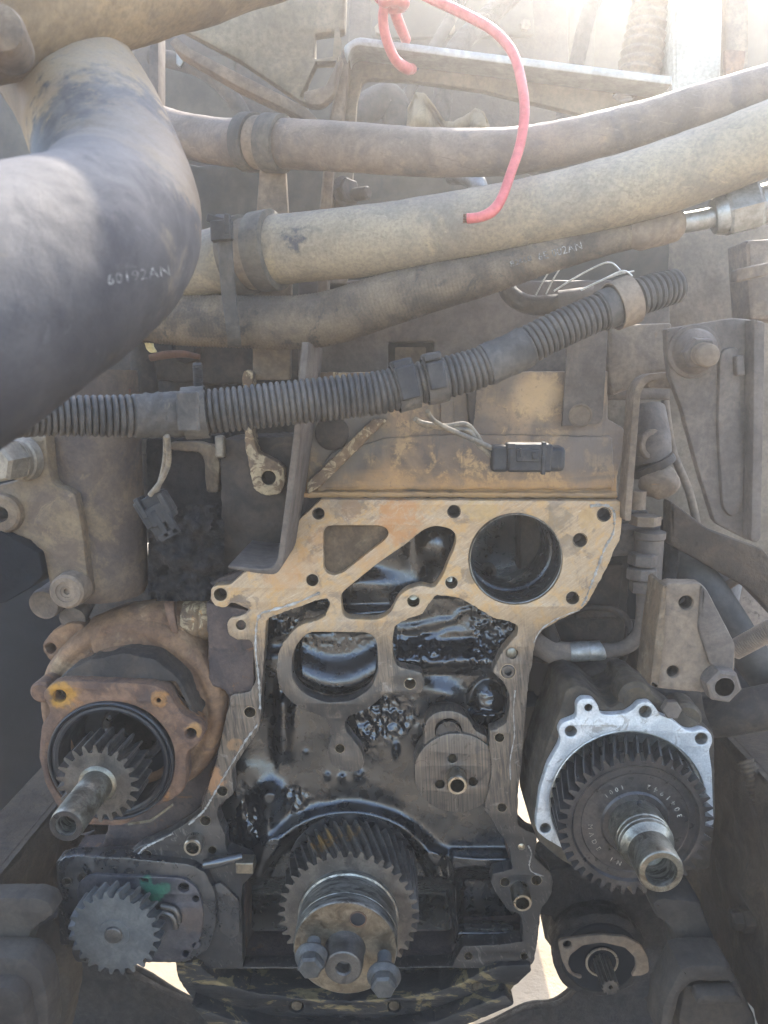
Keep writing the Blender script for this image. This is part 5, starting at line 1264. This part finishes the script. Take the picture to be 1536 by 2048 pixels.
t = thing('angle_frame', tuple(P(650, 640, 1.0)), 'dusty steel angle frame with a bright top edge behind the hoses', 'bracket')
AF = rpoly([(684, 92, 20), (712, 74, 14), (790, 84), (1345, 158, 4), (1345, 300, 4), (1180, 232), (965, 180), (819, 160), (726, 156, 16), (714, 200), (700, 460), (690, 660), (632, 660), (634, 460), (655, 260)], 8)
plate('frame_plate', AF, 1.0, .014, grimy('angle_frame_paint', (.13, .105, .08), (.20, .165, .125), 20, (.6, .9), patches=[((.085, .07, .055), 26, .56, .75, .5)], bump=.3), t, holes=[circ(1248, 190, 22, 20, sq=.55), circ(828, 132, 12, 16, sq=.8)], bevel=.002)
plate('top_flange', rpoly([(685, 92, 12), (714, 72, 12), (790, 82), (1345, 152, 3), (1345, 170, 3), (790, 99), (714, 90, 8), (702, 98, 6), (694, 120, 3)], 5), .955, .045, grimy('bare_edge_steel', (.26, .25, .23), (.36, .345, .32), 30, (.4, .6), metal=.5, bump=.2), t, bevel=.002)
plate('leg_flange', rpoly([(684, 96, 4), (700, 104, 4), (690, 200), (668, 330), (650, 660, 3), (632, 660, 3), (640, 420), (660, 250)], 5), .965, .035, m_dusty, t, bevel=.002)
b = MB(); hexbolt(b, P(690, 386, .99), (.9, -1, .1), .016, .010, .020); b.lathe(P(706, 390, .985), (1, -.6, 0), [(0, .008), (.022, .008), (.024, .006), (.024, .0001)], 20); b.build('bolt', m_dustgrey, t, 30)

t = thing('gusset_bracket', tuple(P(600, 230, .97)), 'tan gusset plate with a diagonal strut in the upper left middle', 'bracket')
plate('plate', rpoly([(330, 40), (420, -60), (694, -60, 2), (690, 60), (676, 62, 2), (672, 112, 3), (684, 114, 2), (668, 185), (640, 210, 14), (606, 206, 12), (480, 120)], 8), .97, .02, grimy('tan_gusset', (.14, .115, .083), (.22, .182, .133), 15, (.6, .9), patches=[((.14, .11, .085), 22, .56, .75, .5), ((.42, .36, .27), 60, .66, .75, .4)], bump=.3), t, holes=[rpoly([(630, 68), (673, 62), (676, 108), (630, 116)], 3)], bevel=.004)
plate('lower_lip', rpoly([(606, 182), (650, 170), (674, 120), (686, 116, 3), (668, 188), (642, 212, 14), (612, 208, 8)], 7), .95, .02, m_dusty, t, bevel=.004)
plate('strut', rpoly([(338, 84, 4), (352, 72, 4), (380, 96), (612, 214, 10), (638, 240, 8), (640, 252, 3), (622, 252, 3), (600, 232, 10), (470, 170), (350, 100)], 5), .94, .03, m_dusty, t, bevel=.002)
t = thing('upright_bar', tuple(P(306, 250, 1.0)), 'narrow upright steel bar behind the elbow hose, left of the diagonal strut', 'bar')
plate('bar', rpoly([(299, 60), (316, 60), (316, 262), (298, 262)], 2), 1.0, .03, m_dustgrey, t, bevel=.001)
plate('tab', rpoly([(352, 100), (370, 100), (368, 122), (360, 134), (352, 128)], 3), 1.02, .006, m_zinc, t, bevel=.001)

t = thing('harness_plate', tuple(P(1170, 850, .905)), 'flat grey plate with one round bolt mark on the upper casting', 'plate')
plate('plate', rpoly([(1137, 660, 3), (1216, 660, 3), (1206, 838, 6), (1198, 848, 6), (1124, 853, 3), (1128, 800)], 4), .905, .006, m_dustgrey, t, bevel=.001)
b = MB(); p = P(1161, 831, .905); b.lathe(p, YN, [(-.001, .0145), (.0012, .0142), (.0016, .0125), (.0006, .0112), (.0006, .0001)], 32); b.build('rivet_head', m_dusty, t, 30)

t = thing('support_bracket', tuple(P(1460, 1085, .85)), 'tall grey tapering bracket with a big nut and stud at the top', 'bracket')
BB = rpoly([(1333, 657, 4), (1400, 646), (1466, 635, 10), (1512, 640, 4), (1508, 800), (1506, 1060), (1502, 1084, 12), (1431, 1047, 12), (1400, 950), (1362, 810), (1340, 754), (1333, 700)], 10)
plate('plate', jit(dens(BB, 12), .5, 41), .82, .014, m_dustgrey, t, bevel=.003)
plate('side_flange', jit(dens(rpoly([(1508, 638, 3), (1531, 644, 4), (1530, 747), (1526, 935), (1523, 1080, 10), (1512, 1088, 8), (1502, 1080, 4), (1506, 900)], 5), 12), .4, 42), .80, .06, m_dustgrey, t, bevel=.003)
plate('web_ridge', rpoly([(1440, 700), (1480, 690), (1490, 1000), (1470, 1040), (1446, 1020), (1436, 860)], 18), .814, .010, m_dustgrey, t, bevel=.005)
plate('lug', rpoly([(1472, 712), (1488, 710), (1492, 750), (1474, 752)], 3), .806, .012, m_dustgrey, t, bevel=.002)
b = MB(); p = P(1387, 703, .82); ax = P(1428, 714, .745) - p; ax.normalize()
b.lathe(p, (0, -1, 0), [(0, .0285), (.003, .028), (.004, .026)], 40); b.lathe(p, ax, [(.003, .0245), (.012, .022), (.018, .017), (.020, .016)], 40)
b.build('flange_nut', m_dustgrey, t, 30)
b = MB(); b.lathe(p + ax * .018, ax, [(0, .0175), (.014, .0172), (.016, .0155)], 6, phase=.2); b.build('hex_nut', m_dustgrey, t, 25)
pr_ = [(0, .0118)]
for k in range(10): pr_ += [(.030 + k * .0025, .0106), (.0312 + k * .0025, .0118)]
pr_ += [(.0565, .0112), (.058, .0098), (.058, .0001)]
b = MB(); b.lathe(p, ax, pr_, 28); b.build('stud', m_dusty, t, 50)
plate('arm', rpoly([(1216, 650), (1345, 645), (1345, 745), (1296, 750), (1262, 778), (1225, 792), (1216, 740)], 6), .93, .03, m_dusty, t, bevel=.005)

t = thing('bent_strap', tuple(P(1260, 1035, .89)), 'long narrow dusty strap bent over at its top, right of the casting', 'strap')
ST = rpoly([(1249, 1030, 3), (1262, 860), (1268, 780, 14), (1288, 748, 22), (1340, 744, 3), (1340, 758, 3), (1298, 762, 16), (1282, 784, 10), (1276, 860), (1262, 1042, 4), (1250, 1042, 3)], 8)
plate('strap', ST, .88, .03, m_dusty, t, bevel=.0015)
plate('block', rpoly([(1296, 756), (1348, 756), (1348, 778), (1296, 776)], 3), .885, .02, m_dusty, t, bevel=.002)

t = thing('drilled_bracket', tuple(P(1380, 1385, .83)), 'lower grey bracket with two drilled holes and a hex bolt', 'bracket')
LB = rpoly([(1327, 1174, 4), (1340, 1166, 6), (1404, 1167, 8), (1416, 1182, 6), (1472, 1290), (1470, 1342), (1456, 1388, 6), (1404, 1386), (1316, 1378, 4), (1318, 1274)], 8)
plate('plate', jit(dens(LB, 10), .4, 43), .80, .022, m_dusty, t, holes=[circ(1373, 1206, 14, 20), circ(1347, 1344, 12, 20)], bevel=.003)
plate('edge_flange', jit(dens(rpoly([(1326, 1172, 3), (1334, 1168, 3), (1330, 1270), (1318, 1378, 3), (1300, 1371, 3), (1311, 1274)], 4), 8), .5, 44), .796, .05, m_cast, t, bevel=.002)
plate('rib', rpoly([(1404, 1170), (1416, 1182), (1472, 1290), (1466, 1350), (1420, 1330), (1398, 1260)], 8), .795, .012, m_dustgrey, t, bevel=.003)
for u, v, r in ((1373, 1206, 14), (1347, 1344, 12)):
    b = MB(); p = P(u, v, .802); k_ = r * M(u, v, .802); b.lathe(p, (0, 1, 0), [(0, k_ * .98), (.004, k_ * .84), (.02, k_ * .82), (.021, .0001)], 20); b.build('hole', m_castdark, t)
b = MB(); p = P(1434, 1360, .80); b.lathe(p, YN, [(-.005, .020), (.003, .019)], 28); b.lathe(p, YN, [(.002, .0205), (.018, .020), (.020, .017), (.020, .0001)], 6, phase=.1); b.lathe(p + Vector((0, -.020, 0)), YN, [(0, .012), (.0006, .0115), (-.0005, .010), (-.0005, .0001)], 20); b.build('hex_bolt', m_dustgrey, t, 25)

# ------------------------------------------------------------------ left manifold casting
t = thing('water_manifold', tuple(P(190, 1195, .95)), 'tall brown cast pipe with a drilled side flange and lower round boss at left', 'manifold')
zc = P(190, 1192, .93).z; zt = P(190, 740, .93).z; xc = P(186, 980, .93).x; rm_ = 90 * M(186, 980, .93)
n_ = 40; V = []; Fc = []
zs_ = np.linspace(zc, zt, 30)
for z in zs_:
    for k in range(n_):
        th = 2 * math.pi * k / n_; nn = 1 + (float(fbm(np.array(math.cos(th) * 3 + 9), np.array(z * 30), 99)) - .5) * .05
        ed = 1 - .12 * max(0, 1 - abs(z - zc) / .02) ** 2
        V.append((xc + rm_ * nn * ed * math.cos(th), .945 + rm_ * nn * ed * math.sin(th), z))
for i in range(29):
    for k in range(n_): Fc.append((i * n_ + k, i * n_ + (k + 1) % n_, (i + 1) * n_ + (k + 1) % n_, (i + 1) * n_ + k))
Fc.append(tuple(range(n_))); Fc.append(tuple(29 * n_ + k for k in range(n_)))
m_mani = grimy('brown_manifold_casting', (.055, .043, .037), (.105, .08, .06), 16, (.55, .85), patches=[((.18, .135, .088), 14, .53, .72, .6), ((.032, .030, .033), 12, .55, .7, .7)], bump=.4)
add_mesh('pipe', V, Fc, m_mani, t, 60)
MF = rpoly([(30, 884), (60, 872), (92, 872, 6), (96, 930), (104, 968), (150, 985), (165, 1060), (180, 1196), (150, 1212), (112, 1206), (98, 1170), (84, 1110), (60, 1082), (-20, 1052), (-40, 1020), (-20, 975), (40, 958), (40, 930)], 12)
plate('flange', jit(dens(MF, 8), .8, 45), .872, .05, grimy('tan_flange_casting', (.09, .068, .052), (.17, .13, .088), 20, (.55, .85), patches=[((.26, .20, .135), 26, .55, .72, .6)], bump=.5), t, holes=[circ(8, 1026, 14, 20)], bevel=.005)
b = MB(); p = P(6, 1027, .868); b.lathe(p, YN, [(-.004, .0245), (.004, .023), (.006, .020), (.006, .0095), (-.03, .009)], 32); b.f = [f for f in b.f if len(f) == 4]; b.build('hole_boss', m_cast, t, 30)
b = MB(); p = P(142, 1178, .866); b.lathe(p, YN, [(-.01, .0225), (.012, .021), (.015, .018), (.015, .0125), (.0135, .012), (.0135, .0075), (.012, .007), (.012, .004), (.008, .0035), (.008, .0001)], 36); b.build('plug_boss', m_dusty, t, 25)
b = MB(); p = P(46, 918, .868); axb = Vector((-.35, -1, -.05)); b.lathe(p, axb, [(-.006, .026), (.004, .0255), (.006, .0235), (.012, .0235)], 36); b.build('washer', m_bolt, t)
b = MB(); b.lathe(p, axb, [(.010, .0242), (.036, .0238), (.040, .0205), (.040, .0001)], 6, phase=.5); b.build('hex_bolt', m_bolt, t, 25)
# plugs and a dark bar below it
t = thing('pipe_plug', tuple(P(100, 1230, .93)), 'two round dark pipe plugs under the tall cast pipe', 'plug')
b = MB(); b.lathe(P(100, 1200, .93), Vector((-.1, -1, -.15)), [(-.05, .020), (.0, .020), (.008, .021), (.016, .0195), (.018, .014), (.018, .0001)], 28); b.build('plug', m_dustgrey, t)
b = MB(); b.lathe(P(150, 1228, .95), Vector((.1, -1, -.25)), [(-.05, .017), (.0, .018), (.012, .017), (.014, .0001)], 28); b.build('plug', m_dustgrey, t)
t = thing('support_bar', tuple(P(40, 1195, .84)), 'black angled bar at the left edge below the drilled flange', 'bar')
plate('bar', rpoly([(-60, 1040), (0, 1062), (78, 1106, 6), (86, 1152, 6), (60, 1176), (10, 1205), (-60, 1225)], 5), .86, .05, m_void, t, bevel=.003)

# pipes and small things in the gap between manifold and block
t = thing('vertical_pipe', tuple(P(300, 880, 1.05)), 'dull brown vertical pipe behind the conduit, left of the block', 'pipe')
q, r_ = hose_path([(272, 620, 1.05, 24), (284, 720, 1.05, 24), (296, 800, 1.05, 24), (304, 900, 1.05, 24), (306, 1010, 1.05, 24)], 6); b = MB(); b.tube(q, r_, 20); b.build('pipe', m_castdark, t, 60)
q, r_ = hose_path([(304, 876, 1.045, 32), (306, 905, 1.045, 32)], 3); b = MB(); b.tube(q, r_, 20); b.build('collar', m_dustgrey, t, 40)
t = thing('dark_casting', tuple(P(400, 1010, 1.12)), 'dark brown engine casting in the gap above the grime crust', 'casting')
plate('body', jit(dens(rpoly([(210, 690), (620, 690), (620, 1010), (210, 1010)], 8), 10), 2, 46), 1.12, .1, m_castdark, t, bevel=.005)
plate('shelf', jit(dens(rpoly([(290, 640), (620, 640), (620, 760), (430, 770), (300, 760)], 8), 10), 2, 47), 1.08, .08, m_castdark, t, bevel=.006)
b = MB(); b.lathe(P(372, 690, 1.08), YN, [(0, .026), (.008, .024), (.010, .018), (.004, .014), (.004, .0001)], 30); b.build('dimple', m_castdark, t)
t = thing('rusty_arm', tuple(P(425, 905, 1.0)), 'rusty brown bent arm under the conduit beside the block edge', 'bracket')
plate('arm', jit(dens(rpoly([(340, 884), (395, 884), (432, 892, 10), (440, 930), (436, 985), (412, 985), (408, 920), (398, 905), (340, 900)], 6), 8), .8, 48), .97, .02, m_cast, t, bevel=.003)
t = thing('glass_fuse', tuple(P(441, 905, .93)), 'small pale glassy cap beside the conduit clip', 'cap')
b = MB(); b.obox(P(441, 893, .93), Vector((.006, 0, 0)), Vector((0, .006, 0)), Vector((0, 0, .014))); b.build('cap', m_bolt, t, bevel=.003)
t = thing('copper_pipe_end', tuple(P(253, 800, .93)), 'short orange pipe end poking up behind the conduit', 'pipe')
q, r_ = hose_path([(250, 812, .93, 9), (252, 790, .93, 9), (254, 776, .93, 8)], 4); b = MB(); b.tube(q, r_, 14); b.build('pipe', m_copper, t, 60)
t = thing('copper_hose', tuple(P(345, 720, 1.02)), 'thin orange hose curving in the gap below the braided hose', 'hose')
q, r_ = hose_path([(300, 716, 1.02, 7), (330, 710, 1.02, 8), (365, 708, 1.02, 7), (400, 714, 1.02, 5)], 6); b = MB(); b.tube(q, r_, 12); b.build('hose', m_copper, t, 60)
t = thing('bright_hook', tuple(P(298, 705, 1.0)), 'bright yellowish bent hook in the gap under the braided hose', 'bracket')
plate('hook', rpoly([(286, 676), (304, 674), (304, 692, 4), (312, 704, 4), (300, 706), (292, 698)], 4), 1.0, .008, m_brass, t, bevel=.001)

# ------------------------------------------------------------------ right side: pump body, valve, pipes
t = thing('fuel_pump', tuple(P(1190, 1340, 1.02)), 'grey brown pump body behind the right edge of the gasket face', 'pump')
plate('body', jit(dens(rpoly([(1040, 1020), (1300, 1020), (1310, 1120), (1262, 1160), (1250, 1290), (1180, 1300), (1120, 1330), (1040, 1330)], 12), 10), 1.2, 50), 1.02, .16, m_castdark, t, bevel=.008)
plate('upper_block', jit(dens(rpoly([(1180, 1060), (1306, 1056), (1300, 1110), (1180, 1116)], 6), 8), .8, 51), .98, .06, m_dustgrey, t, bevel=.004)
plate('mid_block', jit(dens(rpoly([(1150, 1130), (1250, 1128), (1236, 1240), (1150, 1240)], 8), 8), .8, 52), 1.0, .05, m_castdark, t, bevel=.005)
b = MB(); p = P(1290, 1080, .93); b.lathe(P(1298, 1096, .95), (0, 0, 1), [(-.05, .018), (.0, .018), (.012, .018), (.014, .020), (.022, .020), (.024, .015), (.024, .0001)], 24); b.build('fitting_body', m_dustgrey, t)
for i, (u, v, r) in enumerate(((1286, 1118, .019), (1284, 1146, .021), (1286, 1172, .018))):
    b = MB(); b.lathe(P(u, v, .94), (0, 0, 1), [(-.008, r * .9), (-.006, r), (.006, r), (.008, r * .9)], 6, phase=i * .4); b.build('hex_fitting', m_dustgrey, t, 25)
b = MB(); b.lathe(P(1290, 1040, .95), (0, 0, 1), [(-.006, .020), (.006, .020)], 6); b.lathe(P(1276, 1000, .96), (0, 0, 1), [(-.012, .010), (.012, .010)], 16); b.build('top_fitting', m_copper if False else m_dusty, t, 25)
t = thing('steel_pipe', tuple(P(1200, 1310, .95)), 'bent steel pipe with a bright crimped sleeve above the right housing', 'pipe')
q, r_ = hose_path([(1286, 1170, .94, 14), (1286, 1220, .94, 14), (1280, 1262, .94, 14), (1258, 1290, .945, 15), (1225, 1300, .95, 15), (1190, 1302, .955, 16)], 8); b = MB(); b.tube(q, r_, 20); b.build('pipe', m_dustgrey, t, 60)
q, r_ = hose_path([(1205, 1300, .95, 17), (1200, 1301, .95, 20), (1180, 1302, .952, 20), (1176, 1302, .952, 18), (1172, 1302, .952, 20), (1142, 1304, .955, 20), (1138, 1304, .955, 17)], 3); b = MB(); b.tube(q, r_, 24); b.build('crimp_sleeve', m_zinc, t, 30)
q, r_ = hose_path([(1146, 1303, .955, 19), (1110, 1304, .96, 24), (1080, 1290, .97, 24), (1040, 1280, .99, 22)], 6); b = MB(); b.tube(q, r_, 22); b.build('rubber_end', m_hose, t, 60)
t = thing('support_strut', tuple(P(1130, 1370, .95)), 'dark diagonal strut between the gasket face and the right housing', 'bar')
q, r_ = hose_path([(1088, 1240, .98, 16), (1112, 1300, .96, 16), (1136, 1366, .94, 16), (1146, 1400, .93, 15)], 4); b = MB(); b.tube(q, r_, 16); b.build('strut', m_castdark, t, 60)
t = thing('drum', tuple(P(1215, 1500, 1.05)), 'dark rounded drum rim behind the right housing', 'drum')
b = MB(); p = P(1212, 1430, 1.0); k_ = 98 * M(1212, 1430, 1.0)
b.lathe(p, (0, 1, 0), [(-.03, k_ * .3), (-.03, k_ * .80), (-.027, k_ * .86), (.0, k_ * .98), (.01, k_), (.06, k_), (.07, k_ * .9)], 56); b.build('drum', m_dustgrey, t, 60)
t = thing('small_sensor', tuple(P(1066, 1400, .98)), 'small dark sensor tip beside the right flange edge', 'sensor')
b = MB(); b.lathe(P(1050, 1398, .97), (1, 0, .05), [(0, .012), (.012, .010), (.016, .004), (.034, .003), (.035, .0001)], 18); b.build('sensor', m_void, t)

t = thing('drain_valve', tuple(P(1318, 1000, 1.0)), 'dusty valve with round open port and lumpy cap behind the bent strap', 'valve')
ax = (P(1296, 840, 1.0) - P(1318, 975, .98)).normalized()
b = MB(); b.tube([P(1290, 820, 1.02), P(1300, 880, 1.0), P(1306, 930, .99)], [.026, .027, .024], 24); b.build('body', m_dustgrey, t, 40)
b = MB(); b.lathe(P(1304, 890, .98), Vector((.25, -1, .1)), [(-.02, .021), (.004, .021), (.006, .019), (.006, .0135), (-.01, .013), (-.011, .0001)], 28); b.build('port', m_dusty, t, 30)
b = MB(); b.lathe(P(1306, 930, .985), Vector((.55, -.1, -1)), [(-.004, .029), (.002, .030), (.006, .029)], 24); b.build('gasket', m_castdark, t, 40)
V = []; Fc = []; c_ = P(1318, 964, .97)
for i in range(13):
    for k in range(24):
        ph = math.pi * i / 12; th = 2 * math.pi * k / 24
        n_ = 1 + (float(fbm(np.array(math.cos(th) * math.sin(ph) * 2 + 9), np.array(math.cos(ph) * 2 + math.sin(th) + 9), 111)) - .5) * .35
        V.append(c_ + Vector((math.sin(ph) * math.cos(th) * .026, math.sin(ph) * math.sin(th) * .022, math.cos(ph) * .022)) * n_)
for i in range(12):
    for k in range(24): Fc.append((i * 24 + k, i * 24 + (k + 1) % 24, (i + 1) * 24 + (k + 1) % 24, (i + 1) * 24 + k))
add_mesh('cap', V, Fc, m_dusty, t, 60)

t = thing('dark_hose', tuple(P(1440, 1270, 1.0)), 'dark hose slanting down behind the drilled bracket', 'hose')
q, r_ = hose_path([(1296, 1060, 1.05, 34), (1340, 1110, 1.02, 36), (1400, 1160, .98, 36), (1450, 1230, .96, 36), (1500, 1310, .95, 36), (1560, 1390, .95, 36)], 8); b = MB(); b.tube(q, r_, 28); b.build('hose', m_darkhose, t, 60)
t = thing('grey_canister', tuple(P(1420, 1230, 1.08)), 'smooth grey canister behind the dark slanting hose', 'canister')
b = MB(); b.lathe(P(1420, 1240, 1.08), (0, -.2, 1), [(0, .034), (.09, .034), (.104, .030), (.110, .02), (.110, .0001)], 40); b.build('canister', grimy('grey_canister_paint', (.10, .10, .105), (.15, .15, .15), 12, (.5, .7), bump=.1), t, 40)
b = MB(); b.lathe(P(1365, 1180, 1.06), (0, -.2, 1), [(0, .03), (.07, .034), (.09, .03), (.096, .0001)], 36); b.build('shoulder', m_darkhose, t, 50)
t = thing('spotted_panel', tuple(P(1500, 1330, 1.3)), 'brown spotted sheet panel at the right edge behind the hoses', 'panel')
plate('panel', [(1440, 1110), (1640, 1060), (1700, 1300), (1490, 1300), (1446, 1240)], 1.25, .01, grimy('spotted_sheet', (.15, .12, .10), (.24, .20, .165), 30, (.7, .9), patches=[((.07, .055, .045), 60, .58, .66, .8)], bump=.3), t, bevel=.002)
t = thing('threaded_rod', tuple(P(1480, 1310, .86)), 'dusty threaded rod pointing at the right edge beside the drilled bracket', 'rod')
p0, p1 = P(1468, 1300, .88), P(1570, 1244, .84); L = (p1 - p0).length; pr_ = [(0, .0125)]
for k in range(int(L / .003)): pr_ += [(.001 + k * .003, .0112), (.0025 + k * .003, .0125)]
b = MB(); b.lathe(p0, p1 - p0, pr_, 24); b.build('rod', m_dusty, t, 50)
t = thing('exhaust_pipe', tuple(P(1470, 1480, .92)), 'short fat brown pipe running off the right edge beside the aluminium rim', 'pipe')
q, r_ = hose_path([(1384, 1424, .96, 36), (1404, 1434, .94, 40), (1440, 1432, .92, 41), (1500, 1420, .90, 43), (1620, 1398, .88, 46)], 6); b = MB(); b.tube(q, r_, 32); b.build('pipe', m_castdark, t, 60)
plate('flange_plate', rpoly([(1300, 1382), (1404, 1384), (1412, 1430), (1430, 1470), (1420, 1490), (1380, 1450), (1330, 1420)], 8), .90, .03, m_castdark, t, bevel=.004)
t = thing('spring_coil', tuple(P(1520, 1640, .86)), 'dull coiled spring hose at the right edge above the frame rail', 'hose')
q, r_ = hose_path([(1490, 1520, .90, 16), (1515, 1580, .88, 18), (1540, 1650, .86, 20), (1580, 1740, .84, 22)], 20); qq, rr2, s2 = resample(q, r_, .0009); b = MB()
b.tube(qq, [a_ * (1 + .10 * math.sin(s / .0055 * 2 * math.pi)) for a_, s in zip(rr2, s2)], 20); b.build('coil', m_frame, t, 60)

for (nm, lab, cat, pts_, mt) in (
        ('fuel_line', 'thin dusty line running down behind the bent strap', 'pipe', [(1330, 800, 1.1, 8), (1345, 900, 1.08, 8), (1380, 990, 1.06, 8), (1395, 1090, 1.05, 8), (1360, 1190, 1.03, 8)], m_dusty),
        ('fuel_line', 'thin dark line looping above the crimped pipe sleeve', 'pipe', [(1130, 1230, 1.0, 7), (1180, 1215, .98, 7), (1240, 1225, .97, 7), (1262, 1270, .97, 7), (1240, 1330, .98, 7)], m_castdark),
        ('wire_loom', 'dark greasy loom between the pump body and the slanting hose', 'cable', [(1330, 1040, 1.0, 13), (1345, 1110, .98, 13), (1330, 1190, .97, 13), (1300, 1260, .98, 13), (1290, 1340, 1.0, 13)], m_grime),
        ('fuel_line', 'thin dusty line crossing behind the drilled bracket', 'pipe', [(1290, 1250, 1.05, 9), (1360, 1230, 1.04, 9), (1440, 1180, 1.02, 9), (1540, 1120, 1.0, 9)], m_dusty)):
    q, r_ = hose_path(pts_, 8); t = thing(nm, base_at(q), lab, cat); b = MB(); b.tube(q, r_, 14); b.build('tube', mt, t, 60)
# thin things under the hose at right, and behind the hoses
t = thing('bare_wires', tuple(P(1180, 580, .86)), 'few thin bare wires sprung up over the curved pipe', 'wire')
for ln in ([(1072, 590, .87, 1.5), (1090, 556, .86, 1.5), (1112, 524, .86, 1.5)], [(1092, 588, .87, 1.5), (1108, 556, .86, 1.5), (1128, 526, .86, 1.5)], [(1108, 582, .86, 1.8), (1160, 550, .85, 1.8), (1215, 525, .845, 1.8), (1240, 540, .85, 1.8)], [(1162, 580, .86, 2.2), (1205, 560, .85, 2.2), (1245, 542, .845, 2.0), (1264, 552, .85, 1.8)], [(1200, 562, .86, 1.6), (1240, 548, .85, 1.6), (1268, 542, .85, 1.6)]):
    q, r_ = hose_path(ln, 8); b = MB(); b.tube(q, r_, 8); b.build('wire', m_thin, t, 80)
t = thing('curved_pipe', tuple(P(1080, 620, .92)), 'short brown pipe bend under the braided hose near the bare wires', 'pipe')
q, r_ = hose_path([(1008, 560, .93, 17), (1022, 590, .92, 18), (1060, 610, .91, 19), (1120, 608, .90, 20), (1190, 600, .89, 20)], 8); b = MB(); b.tube(q, r_, 22); b.build('pipe', m_castdark, t, 60)
q, r_ = hose_path([(1118, 608, .90, 26), (1190, 598, .89, 26)], 3); b = MB(); b.tube(q, r_, 22); b.build('collar', m_dustgrey, t, 40)
t = thing('tan_rag', tuple(P(880, 265, 1.35)), 'crumpled tan rag behind the angle frame and the upper hose', 'rag')
V = []; Fc = []
for j in range(16):
    for i in range(20):
        u = 815 + i * 8.5; top_ = float(np.interp(u, [815, 832, 850, 870, 890, 908, 930, 955, 968, 985], [215, 184, 186, 212, 243, 247, 230, 216, 224, 262])); v = top_ + (310 - top_) * j / 15
        V.append(P(u, v, 1.35 + .035 * math.sin(i * .9 + j * .25) + .015 * math.cos(j * .7 - i * .4)))
for j in range(15):
    for i in range(19): Fc.append((j * 20 + i, j * 20 + i + 1, (j + 1) * 20 + i + 1, (j + 1) * 20 + i))
o = add_mesh('cloth', V, Fc, m_cloth, t, 180); sd = o.modifiers.new('thickness', 'SOLIDIFY'); sd.thickness = .003
t = thing('ribbed_duct', tuple(P(1290, 150, 1.3)), 'pale ribbed duct standing behind the angle frame at the top right', 'duct')
q, r_ = hose_path([(1320, -60, 1.3, 40), (1300, 40, 1.3, 40), (1276, 150, 1.3, 40), (1262, 230, 1.3, 40)], 20); qq, rr2, s2 = resample(q, r_, .0022); b = MB()
b.tube(qq, [a_ * (1 + .10 * math.sin(s / .0135 * 2 * math.pi)) for a_, s in zip(rr2, s2)], 28); b.build('duct', m_dusty, t, 80)
t = thing('pale_post', tuple(P(1400, 330, 1.25)), 'pale painted post at the top right behind the hoses', 'post')
plate('post', rpoly([(1345, -120), (1450, -120), (1440, 340), (1345, 340)], 6), 1.25, .06, grimy('pale_post_paint', (.26, .24, .20), (.36, .335, .285), 14, (.6, .85), patches=[((.26, .22, .17), 24, .56, .75, .5)], bump=.3), t, bevel=.006)
plate('tag', rpoly([(1450, 98), (1492, 102), (1484, 160), (1452, 156)], 3), 1.22, .01, m_rusty, t, bevel=.001)
plate('side_strip', rpoly([(1454, -120), (1500, -120), (1496, 330), (1448, 330)], 4), 1.28, .03, m_dusty, t, bevel=.004)
t = thing('metal_tube', tuple(P(950, 375, .95)), 'short pale tube end between the two upper hoses', 'pipe')
q, r_ = hose_path([(905, 350, .98, 18), (935, 352, .95, 18), (955, 368, .93, 18), (962, 400, .93, 18)], 8); b = MB(); b.tube(q, r_, 20); b.build('tube', m_zinc, t, 60)
t = thing('dark_backplate', tuple(P(800, 560, 1.15)), 'dark plate filling the gaps behind the long hoses', 'plate')
plate('plate', jit(dens(rpoly([(180, 330), (1000, 330), (1340, 440), (1340, 620), (180, 620)], 10), 12), 2, 53), 1.15, .03, m_bulk, t, bevel=.004)
t = thing('right_backplate', tuple(P(1440, 700, 1.2)), 'brown grey plates behind the stud bracket at the right edge', 'plate')
plate('plate', jit(dens(rpoly([(1180, 440), (1640, 440), (1640, 1120), (1330, 1130), (1180, 1020)], 10), 12), 2, 54), 1.22, .03, grimy('brown_backing_plate', (.11, .09, .07), (.19, .155, .12), 9, (.7, .9), patches=[((.06, .05, .042), 12, .55, .7, .6)], bump=.4), t, bevel=.004)
plate('block', rpoly([(1490, 480), (1640, 470), (1640, 640), (1500, 640)], 8), 1.05, .06, m_dusty, t, bevel=.006)
b = MB(); p = P(1500, 546, .98); b.obox(p, Vector((.02, 0, .004)), Vector((0, .01, 0)), Vector((0, 0, .008))); b.build('chip', m_dusty, t, bevel=.002)
plate('lower_arm', rpoly([(1340, 1000), (1420, 1060), (1530, 1100), (1640, 1260), (1640, 1330), (1500, 1180), (1340, 1090)], 10), .95, .03, m_frame, t, bevel=.005)

# ------------------------------------------------------------------ lens glare imitated by one added, even box of haze
hz = bpy.data.materials.new('lens_glare_haze'); hz.use_nodes = True
for n_ in list(hz.node_tree.nodes):
    if n_.type == 'BSDF_PRINCIPLED': hz.node_tree.nodes.remove(n_)
pv = hz.node_tree.nodes.new('ShaderNodeVolumePrincipled')
pv.inputs['Color'].default_value = (.95, .94, .92, 1)
pv.inputs['Density'].default_value = GLARE_HAZE
pv.inputs['Anisotropy'].default_value = .78
hz.node_tree.links.new(pv.outputs[0], [n_ for n_ in hz.node_tree.nodes if n_.type == 'OUTPUT_MATERIAL'][0].inputs['Volume'])
b = MB(); b.box((-15, -12, -1.1), (15, 18, 2.75)); h = b.build('haze', hz, None, 180)
h['kind'] = 'stuff'; h['label'] = 'added haze standing in for lens glare around the engine'
